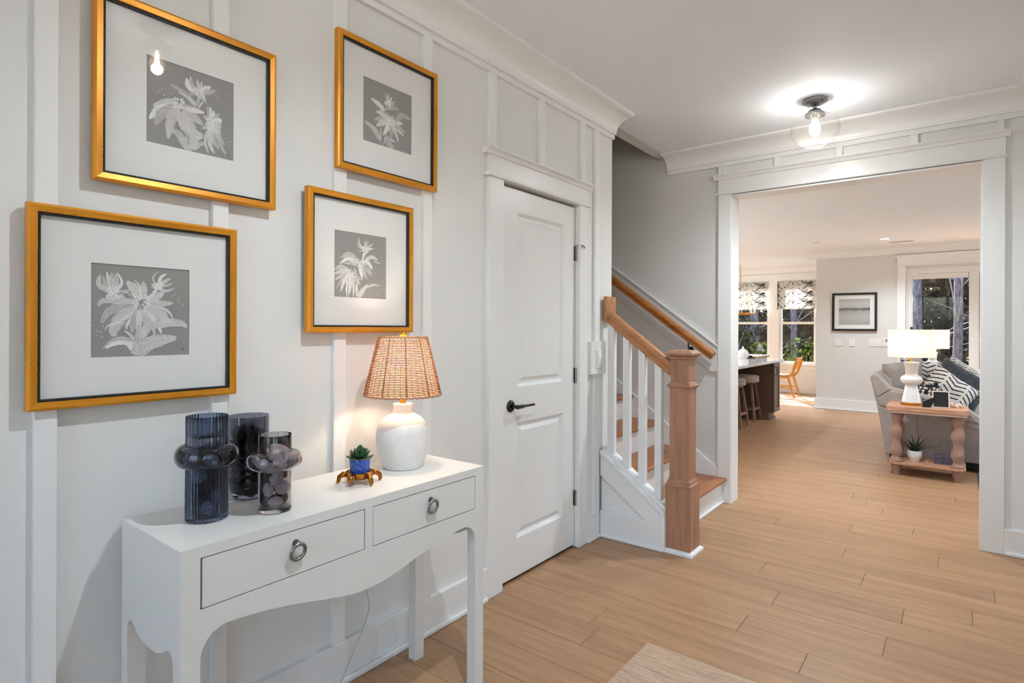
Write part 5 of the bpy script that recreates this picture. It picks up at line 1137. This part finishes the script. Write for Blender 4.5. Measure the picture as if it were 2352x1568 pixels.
for k in range(46):
    o = bpy.data.objects.new('leaf', bl[k % 4]); COL.objects.link(o); o.parent = pt_
    a = rg.uniform(0, 2*PI); tl = rg.uniform(.05, .75)
    o.location = Vector((1.492 + .02*math.cos(a), 6.33 + .02*math.sin(a), .196)) - WORG[pt_]
    o.rotation_euler = (-tl, 0, a - PI/2); sc = rg.uniform(.8, 1.25); o.scale = (sc, sc, sc)
def _boxmat():
    t = NT('inlaid_purple_bone'); v = t.coord('Object', (1, 1, 1)); b = t.n('ShaderNodeTexBrick'); t.l(v, b.inputs['Vector'])
    n = t.noise(t.coord('Object', (8, 8, 40)), 4, 4)
    c = t.ramp(n, [(.3, lin((52,48,66))), (.55, lin((84,76,98))), (.75, lin((130,112,124)))])
    return t.done(t.prin(c, .35))
bxm = _boxmat()
kb = thing('keepsake_box', 'dark purple keepsake box on the lower shelf', 'box', (1.715, 6.36, .1185))
bx('box_body', bxm, (1.637, 1.797, 6.30, 6.42, .1188, .172), kb, .002); bx('lid', bxm, (1.634, 1.800, 6.297, 6.423, .173, .192), kb, .002); bx('card', M['mat'], (1.77, 1.80, 6.35, 6.38, .192, .1935), kb)
M['cord2'] = plain('brown_cord', (120, 108, 96), .6)
MB().tube([(1.50,6.575,.557), (1.505,6.59,.50), (1.495,6.60,.42), (1.505,6.60,.34), (1.51,6.60,.26), (1.51,6.60,.10), (1.51,6.60,.006)], .0028, 6).build('lamp_cord', M['cord2'], None, smooth=True, label='thin brown lamp cord hanging behind the end table', cat='cord')
def _drug():
    t = NT('dark_blue_rug'); n = t.noise(t.coord(), 200, 3); b = t.noise(t.coord('Object', (14, 3, 1)), 3, 3)
    return t.done(t.prin(t.ramp(t.math('ADD', t.math('MULTIPLY', n, .5), t.math('MULTIPLY', b, .5)), [(.35, lin((50,52,64))), (.65, lin((104,104,112)))]), .95))
MB().box(1.94, 4.6, 6.02, 9.7, .0005, .010).build('area_rug', _drug(), None, bevel=.003, label='dark blue grey area rug at the edge of the sofa', cat='rug')

# ---- kitchen island, counter, stools
M['cab'] = wood('taupe_cabinet', (100, 82, 70), (116, 96, 82), 'z', .5, .45, .03); M['cab_lt'] = plain('toe_board', (120, 100, 88), .5)
isl = thing('kitchen_island', 'taupe brown kitchen island with a narrow end cabinet', 'kitchen island', (-.9, 7.2, 0))
IX = -.275
bx('back_panel', M['cab'], (-.80, -.775, 5.3, 8.76, .0, .825), isl); bx('island_body', M['cab'], (-1.45, -.801, 5.3, 9.1, .10, .825), isl); bx('toe_kick', M['black'], (-1.40, -.85, 5.35, 9.05, 0, .099), isl)
ec = bx('end_cabinet', M['cab'], (-.80, IX-.02, 8.76, 9.10, .10, .825), isl)
bx('end_base', M['cab_lt'], (-.80, IX-.075, 8.775, 9.07, 0, .0995), isl); bx('base_shoe', M['cab_lt'], (-.80, IX-.058, 8.757, 9.085, 0, .02), isl, .004)
dr = thing('cabinet_door', None, None); dr.parent = isl; WORG[dr] = Vector((IX, 8.93, .12)); dr.location = WORG[dr] - WORG[isl]
for b in ((8.768,8.825,.11,.815), (9.035,9.092,.11,.815), (8.825,9.035,.11,.17), (8.825,9.035,.755,.815)): bx('door_frame', M['cab'], (IX-.019, IX, b[0], b[1], b[2], b[3]), dr, .002)
bx('door_panel', M['cab'], (IX-.018, IX-.009, 8.826, 9.034, .171, .754), dr)
MB().tube([(IX, 8.80, .64), (IX+.028, 8.80, .645), (IX+.03, 8.80, .66), (IX+.03, 8.80, .74), (IX+.028, 8.80, .755), (IX, 8.80, .76)], .0055, 8).build('handle', M['black'], dr, smooth=True)
def _quartz():
    t = NT('white_quartz'); n = t.noise(t.coord('Object', (1,1,1)), 3, 6, .6, 1.5)
    return t.done(t.prin(t.ramp(n, [(.4, lin((226,224,220))), (.5, lin((206,204,200))), (.56, lin((230,228,225)))]), .08))
MB().box(-1.50, IX+.045, 5.22, 9.14, .826, .861).build('countertop', _quartz(), None, bevel=.004, label='glossy white quartz countertop of the kitchen island', cat='countertop')
M['stoolseat'] = fabric('stool_linen', (214, 200, 188), (188, 172, 160)); M['stoolwood'] = wood('stool_ash', (118, 88, 66), (158, 124, 96), 'z', 1.5, .5, .05)
def stool(y, label):
    t = thing('bar_stool', label, 'stool', (-.60, y, 0), 'bar stools at the island'); x = -.60
    MB().lathe([(0,.545), (.150,.545), (.166,.550), (.172,.565), (.171,.585), (.166,.592), (.170,.600), (.171,.622), (.160,.640), (.13,.648), (0,.650)], (x,y,0), 36, cap=False).build('seat_cushion', M['stoolseat'], t, smooth=True, fixn=True)
    MB().lathe([(0,.525), (.13,.525), (.13,.545), (0,.545)], (x,y,0), 28, cap=False).build('seat_ring', M['stoolwood'], t, auto=40)
    P = [(1,-1), (1,1), (-1,1), (-1,-1)]
    for sx, sy in P: MB().beam((x+sx*.098, y+sy*.098, .527), (x+sx*.162, y+sy*.162, 0), .030, .030, (sx, -sy, 0) if False else (1,0,0)).build('leg', M['stoolwood'], t, bevel=.003)
    for i in range(4):
        a, b = P[i], P[(i+1) % 4]; r = .141
        MB().beam((x+a[0]*r, y+a[1]*r, .175), (x+b[0]*r, y+b[1]*r, .175), .022, .03).build('stretcher', M['stoolwood'], t, bevel=.002)
stool(8.555, 'round linen bar stool tucked in beside the end cabinet'); stool(7.915, 'round linen bar stool nearer the opening, half cut by the casing')
ck = thing('white_jar', 'white rounded jar on the island counter by the casing', 'jar', (-.745, 8.90, .861))
MB().lathe([(0,.8615), (.075,.8615), (.085,.88), (.085,.93), (.065,.975), (.03,1.0), (.012,1.008), (.012,1.02), (.018,1.03), (0,1.04)], (-.745,8.90,0), 28, cap=False).build('jar_body', M['porcelain'], ck, auto=50)
tr = thing('black_tray', 'small dark tray on the island counter', 'tray', (-.64, 8.92, .861))
MB().prism([(-.64-.055,8.92-.055), (-.64+.055,8.92-.055), (-.64+.055,8.92+.055), (-.64-.055,8.92+.055)], 'z', .8615, .867).build('tray_base', M['backing'], tr)
for b in ((-.695,-.585,8.97,8.975), (-.695,-.585,8.865,8.87), (-.695,-.69,8.87,8.97), (-.59,-.585,8.87,8.97)): bx('tray_edge', M['backing'], (b[0],b[1],b[2],b[3],.867,.876), tr)
dk = MB().lathe([(0,.8675), (.028,.8675), (.03,.89), (.022,.905), (.012,.91), (0,.911)], (-.64,8.92,0), 18, cap=False).build('pepper_pot', M['black'], None, smooth=True, label='small black pot on the dark tray', cat='pot')

# ---- dining chair, table, hide rug, chandelier, shades
M['amber'] = wood('amber_oak', (176, 108, 34), (214, 148, 62), 'z', 1.2, .35, .05); M['chairseat'] = plain('brown_seat', (150, 112, 92), .5)
dc = thing('dining_chair', 'honey coloured wooden dining chair turned side on', 'chair', (-.85, 12.02, 0))
def leg_prof(y, front):
    if front: return MB().beam((-1.13, y, .41), (-1.17, y, 0), .032, .034, (0,1,0))
    return MB().prism([(-.735,.40), (-.775,.40), (-.655,0), (-.625,0)], 'y', y-.016, y+.016)
for y in (11.80, 12.24):
    leg_prof(y, True).build('leg', M['amber'], dc, bevel=.003); leg_prof(y, False).build('leg', M['amber'], dc, bevel=.003, fixn=True)
    MB().prism([(-.81,.39), (-.72,.39), (-.665,.45), (-.575,.70), (-.60,.705), (-.70,.47), (-.755,.435), (-.82,.43)], 'y', y-.016, y+.016).build('back_post', M['amber'], dc, bevel=.003, fixn=True)
    MB().beam((-1.15, y, .395), (-.74, y, .395), .03, .05, (0,1,0)).build('seat_rail', M['amber'], dc, bevel=.003)
    MB().beam((-1.15, y, .19), (-.72, y, .19), .022, .026, (0,1,0)).build('stretcher', M['amber'], dc, bevel=.003)
MB().beam((-.94, 11.80, .19), (-.94, 12.24, .19), .026, .022).build('cross_stretcher', M['amber'], dc, bevel=.003)
MB().prism([(-1.19,.42), (-.74,.405), (-.74,.425), (-1.19,.445)], 'y', 11.78, 12.26).build('seat', M['chairseat'], dc, bevel=.006, fixn=True)
MB().prism([(-.676,.55), (-.655,.545), (-.588,.755), (-.612,.762)], 'y', 11.77, 12.27).build('backrest', M['amber'], dc, bevel=.006, fixn=True)
dt = thing('dining_table', 'long wooden dining table seen edge on over the island', 'table', (-2.0, 12.0, 0))
M['tablewood'] = wood('weathered_table', (116, 92, 74), (168, 138, 112), 'x', 1, .5, .05)
MB().box(-2.75, -1.25, 11.45, 12.45, .735, .775).build('table_top', M['tablewood'], dt, bevel=.004)
for x in (-2.6, -1.42):
    for y in (11.6, 12.3): MB().beam((x,y,.735), (x,y,0), .08, .08, (1,0,0)).build('leg', M['tablewood'], dt, bevel=.004)
def _hide():
    t = NT('cow_hide'); n = t.noise(t.coord(), 2.2, 2); return t.done(t.prin(t.ramp(n, [(.42, lin((212,172,140))), (.5, lin((244,240,235)))]), .9))
hp_ = []
for k in range(40):
    a = 2*PI*k/40; r = 1 + .10*math.sin(5*a+1) + .07*math.sin(9*a); hp_.append((-1.55 + 1.32*r*math.cos(a), 11.75 + .82*r*math.sin(a)))
MB().prism(hp_, 'z', .0006, .006).build('hide_rug', _hide(), None, fixn=True, label='white and tan hide rug under the dining chair', cat='rug')
chd = thing('chandelier', 'brass ring chandelier with candle bulbs in front of the left dining window', 'chandelier', (-1.62, 11.9, 1.60))
ccx, ccy = -1.66, 11.9
MB().tube([(ccx+.27*math.cos(a), ccy+.27*math.sin(a), 1.60) for a in [2*PI*k/40 for k in range(40)]], .014, 8, closed=True).build('ring', M['brass'], chd, smooth=True)
MB().tube([(ccx, ccy, 1.95), (ccx, ccy, ZL)], .006, 8).build('rod', M['brass'], chd)
M['candle'] = emit('candle_bulb_glow', (1, .85, .65), 25)
for k in range(8):
    a = 2*PI*k/8 + .2; p = Vector((ccx+.27*math.cos(a), ccy+.27*math.sin(a), 1.60))
    MB().tube([p + Vector((0,0,.012)), p + Vector((0,0,.085))], .009, 8).build('candle_tube', M['plastic'], chd)
    MB().lathe([(0,.085), (.010,.088), (.014,.105), (.010,.125), (0,.142)], p, 10, cap=False).build('candle_bulb', M['candle'], chd, smooth=True)
    if k % 2 == 0: MB().tube([p, Vector((ccx, ccy, 1.95))], .003, 6).build('stay', M['brass'], chd)
def _toile():
    t = NT('toile_shade'); n = t.noise(t.coord('Object'), 26, 4, .75, 1.2); b = t.n('ShaderNodeTexVoronoi'); t.l(t.coord('Object'), b.inputs['Vector']); b.inputs['Scale'].default_value = 4.2
    big = t.math('LESS_THAN', b.outputs['Distance'], .34)
    th = t.math('SUBTRACT', .565, t.math('MULTIPLY', big, .10))
    c = t.mixc(t.math('GREATER_THAN', n, th), lin((230,228,224)), lin((84,83,86)))
    a = t.n('ShaderNodeBsdfDiffuse'); d = t.n('ShaderNodeBsdfTranslucent'); t.l(c, a.inputs[0]); t.l(c, d.inputs[0])
    m = t.n('ShaderNodeMixShader'); m.inputs[0].default_value = .45; t.l(a.outputs[0], m.inputs[1]); t.l(d.outputs[0], m.inputs[2])
    return t.done(m.outputs[0])
M['toile'] = _toile()
for (a, b), lb in zip(((-2.08, -1.352), (-1.172, -.458)), ('left roman shade with grey floral print on a dining window', 'right roman shade with grey floral print beside the grey wall')):
    s = thing('roman_shade', lb, 'window shade', ((a+b)/2, YD-.05, 1.72), 'roman shades on the dining windows')
    for k in range(3):
        z0 = 1.715 + k*.19; MB().prism([(YD-.052,z0), (YD-.048,z0), (YD-.043,z0+.19), (YD-.047,z0+.19)], 'x', a, b).build('fold', M['toile'], s, fixn=True)
    bx('bottom_bar', M['toile'], (a-.006, b+.006, YD-.060, YD-.046, 1.705, 1.722), s, .003); bx('head_rail', M['toile'], (a, b, YD-.050, YD-.022, 2.27, 2.285), s, .002)

# ================================================================== outdoors beyond the windows
def _ground():
    t = NT('leaf_litter'); n = t.noise(t.coord(), 6, 5, .7); return t.done(t.prin(t.ramp(n, [(.35, lin((58,50,36))), (.6, lin((112,98,66)))]), .95))
gnd = MB().box(-22, 22, YD+.17, 46, -.6, -.25); S(gnd.build('ground_outside', _ground(), None), 'leaf covered ground of the woods behind the house')
g2 = MB().box(.1, 22, YBK+.17, YD+.17, -.6, -.25); S(g2.build('ground_by_porch', _ground(), None), 'ground beside the house wall')
por = thing('porch_rail', 'low white porch rail outside the sliding door', 'railing', (2.8, 12.35, -.25))
bx('unseen_porch_roof', M['trim'], (.12, 6.2, YBK+.17, 12.55, 2.72, 2.85), por); bx('porch_floor', M['cab_lt'], (.3, 6.2, YBK+.17, 12.5, -.25, -.06), por)  # roof out of view, put there to keep sun off the slider
bx('cap_rail', M['trim'], (.3, 6.2, 12.26, 12.40, .58, .64), por, .004); bx('bottom_rail', M['trim'], (.3, 6.2, 12.30, 12.36, .02, .08), por)
for i in range(3): bx('post', M['trim'], (.36+i*2.85, .48+i*2.85, 12.27, 12.39, -.06, .58), por)
for i in range(28): bx('slat', M['trim'], (.62+i*.2, .65+i*.2, 12.318, 12.342, .08, .58), por)
def _bark():
    t = NT('pine_bark'); n = t.noise(t.coord('Object', (9, 9, 2)), 3, 5, .7, .4); return t.done(t.prin(t.ramp(n, [(.38, lin((40,38,42))), (.55, lin((92,90,102))), (.7, lin((132,130,146)))]), .9, 0, t.bump(n, .8, .03)))
M['bark'] = _bark(); M['twig'] = plain('pale_twig', (112, 110, 114), .8)
def trunk(x, y, r, lean, label, h=9.0, twigs=6, seed=0):
    rr_ = random.Random(seed); t = thing('tree', label, 'tree', (x, y, -.3), 'trees in the woods behind the house')
    pts = []; n = 10
    for i in range(n+1):
        s = i/n; pts.append((x + lean*s*h/9 + .05*math.sin(s*7+seed), y + .04*math.cos(s*5+seed), -.3 + s*h))
    MB().tube(pts, [r*(1-.5*i/n) for i in range(n+1)], 12).build('trunk', M['bark'], t, smooth=True)
    for k in range(twigs):
        z = rr_.uniform(.3, 4.2); a = rr_.uniform(0, 2*PI); L = rr_.uniform(.8, 2.2); i = min(n-1, max(0, int((z+.3)/h*n))); p = Vector(pts[i]); p.z = z
        d = Vector((math.cos(a), math.sin(a)*.5, rr_.uniform(.2, .9))).normalized()
        q = [p + d*(L*s) + Vector((0, 0, .12*math.sin(s*4+k))) for s in (0, .25, .5, .75, 1)]
        MB().tube(q, [.018, .014, .010, .007, .003], 5).tube([q[2], q[2] + Vector((d.x*.4, d.y, .45))*L*.4], [.008, .002], 5).build('branch', M['twig'], t, smooth=True)
big = [(1.735, 14.4, .085, .02), (1.02, 15.2, .10, .16), (-2.62, 16.6, .13, -.06), (-1.72, 17.2, .09, -.10), (-3.1, 18.0, .10, -.35), (2.95, 17.0, .10, .05), (3.1, 15.0, .13, 0)]
LBL = ['bluish sunlit pine trunk standing right outside the sliding door', 'leaning pine trunk at the left edge of the sliding door glass', 'thick pine trunk in the left dining window', 'pine trunk in the right dining window', 'slanting thin tree in the left dining window', 'pine trunk behind the sliding door frame', 'pine trunk beyond the right part of the porch']
for k, (x, y, r, ln) in enumerate(big): trunk(x, y, r, ln, LBL[k], seed=k, twigs=8)
rt = random.Random(21)
for k in range(26):
    y = rt.uniform(19, 31); x = rt.uniform(-.42, .12)*y + 1.2
    trunk(x, y, rt.uniform(.04, .10), rt.uniform(-.4, .4), 'slim tree trunk deep in the woods', h=10, twigs=3, seed=50+k)
def _leafmat(name, a, b):
    t = NT(name); g = t.n('ShaderNodeNewGeometry'); c = t.ramp(g.outputs['Random Per Island'], [(.1, lin(a)), (.7, lin(b))])
    d = t.n('ShaderNodeBsdfDiffuse'); tr_ = t.n('ShaderNodeBsdfTranslucent'); t.l(c, d.inputs[0]); t.l(c, tr_.inputs[0])
    m = t.n('ShaderNodeMixShader'); m.inputs[0].default_value = .35; t.l(d.outputs[0], m.inputs[1]); t.l(tr_.outputs[0], m.inputs[2]); return t.done(m.outputs[0])
M['leaf1'] = _leafmat('bright_leaves', (22,36,14), (88,100,36)); M['leaf2'] = _leafmat('dark_leaves', (16,24,14), (50,60,36)); M['leaf3'] = _leafmat('brown_leaves', (34,29,23), (84,74,58))
def leaf_cloud(n, rx, ry, rz, size, seed):
    r = random.Random(seed); vs = []; fs = []
    for k in range(n):
        while True:
            p = Vector((r.uniform(-1,1), r.uniform(-1,1), r.uniform(-1,1)))
            if .2 < p.length < 1: break
        c = Vector((p.x*rx, p.y*ry, p.z*rz + rz)); s = size*r.uniform(.6, 1.3)
        u = Vector((r.uniform(-1,1), r.uniform(-1,1), r.uniform(-1,1))).normalized(); w = u.cross(Vector((r.uniform(-1,1), r.uniform(-1,1), r.uniform(-1,1)))).normalized()
        b = len(vs); vs += [c-u*s, c+w*s*.45, c+u*s, c-w*s*.45]; fs.append((b, b+1, b+2, b+3))
    return vs, fs
def shrub_mesh(mat, seed, n=900):
    vs, fs = leaf_cloud(n, .8, .6, .9, .07, seed); me = bpy.data.meshes.new('foliage'); me.from_pydata(vs, [], fs); me.materials.append(mat); me.update(); return me
SM = [shrub_mesh(M['leaf1'], 1), shrub_mesh(M['leaf2'], 2), shrub_mesh(M['leaf1'], 3, 600)]
stem_me = bpy.data.meshes.new('stem'); _s = MB()
for k in range(5):
    a = k*1.256; _s.tube([(0,0,0), (.12*math.cos(a), .1*math.sin(a), .5), (.4*math.cos(a), .3*math.sin(a), 1.3)], [.02, .014, .005], 6)
stem_me.from_pydata(_s.v, [], _s.f); stem_me.materials.append(M['twig']); stem_me.update()
shrubs = [(-2.2, 15.6, .72, 0), (-1.2, 15.2, .78, 2), (-.7, 16.4, .85, 0), (-3.2, 16.0, 1.2, 1), (-2.3, 18.5, 1.1, 1), (-4.2, 17.2, 1.2, 0), (-1.3, 19.4, 1.1, 1), (.4, 17.0, 1.3, 1), (1.95, 13.4, .38, 0), (2.6, 13.8, .5, 0), (-3.6, 19.2, 1.1, 0), (3.4, 18.2, 1.3, 1)]
SHL = ['bright leafy shrub low in the left dining window', 'bright leafy shrub low in the right dining window', 'leafy shrub at the right edge of the right dining window', 'dark leafy shrub at the left of the left dining window', 'dark shrub behind the thick pine of the left dining window', 'leafy shrub left of the slanting thin tree', 'dark shrub behind the pine of the right dining window', 'dark leafy shrub behind the living room wall corner', 'small bright green shrub just beyond the porch rail', 'small bright shrub right of the porch rail post', 'leafy shrub behind the slanting thin tree', 'dark shrub deep in the woods beyond the sliding door']
for k, (x, y, s, m) in enumerate(shrubs):
    t = thing('shrub', SHL[k], 'shrub', (x, y, -.28), 'shrubs in the woods behind the house')
    for nm, me in (('foliage', SM[m]), ('stem', stem_me)):
        o = bpy.data.objects.new(nm, me); COL.objects.link(o); o.parent = t; o.scale = (s, s, s); o.rotation_euler = (0, 0, k*1.3)
def thicket(name, mat, label, n, y0, y1, size, seed, zmax):
    r = random.Random(seed); vs = []; fs = []
    for k in range(n):
        y = r.uniform(y0, y1); c = Vector((r.uniform(-.52, .28)*y + 1.2, y, -.3 + min(zmax, .5*(y-12.8)+1.2)*r.random()**.8)); s = size*r.uniform(.6, 1.4)
        u = Vector((r.uniform(-1,1), r.uniform(-.6,.6), r.uniform(-1,1))).normalized(); w = u.cross(Vector((r.uniform(-1,1), r.uniform(-1,1), r.uniform(-1,1)))).normalized()
        b = len(vs); vs += [c-u*s, c+w*s*.5, c+u*s, c-w*s*.5]; fs.append((b, b+1, b+2, b+3))
    MB().add(vs, fs).build(name, mat, None, label=label, cat='foliage', kind='stuff')
thicket('forest_thicket', M['leaf3'], 'brownish tangle of twigs and leaves deep in the woods', 36000, 17.5, 27, .13, 31, 9.0)
thicket('forest_undergrowth', M['leaf2'], 'dark green undergrowth between the tree trunks', 14000, 20, 30, .12, 32, 5.0)

def _bounce_ground():
    t = NT('bounce_gravel'); n = t.noise(t.coord(), 12, 4); return t.done(t.prin(t.ramp(n, [(.35, lin((176,172,162))), (.65, lin((206,202,194)))]), .9))
dv = _bounce_ground()  # bright unseen ground, a reflector that lifts the ceilings
S(MB().box(-16, 22, -24, -2.33, -.5, -.2).build('bounce_ground_front', dv, None), 'unseen pale ground added to bounce sunlight in from the front')
S(MB().box(6.13, 24, -2.33, YBK+.17, -.5, -.2).build('bounce_ground_right', dv, None), 'unseen pale ground added to bounce light in on the right')
S(MB().box(-24, -4.73, -2.33, YD+.17, -.5, -.2).build('bounce_ground_left', dv, None), 'unseen pale ground added to bounce light in on the kitchen side')
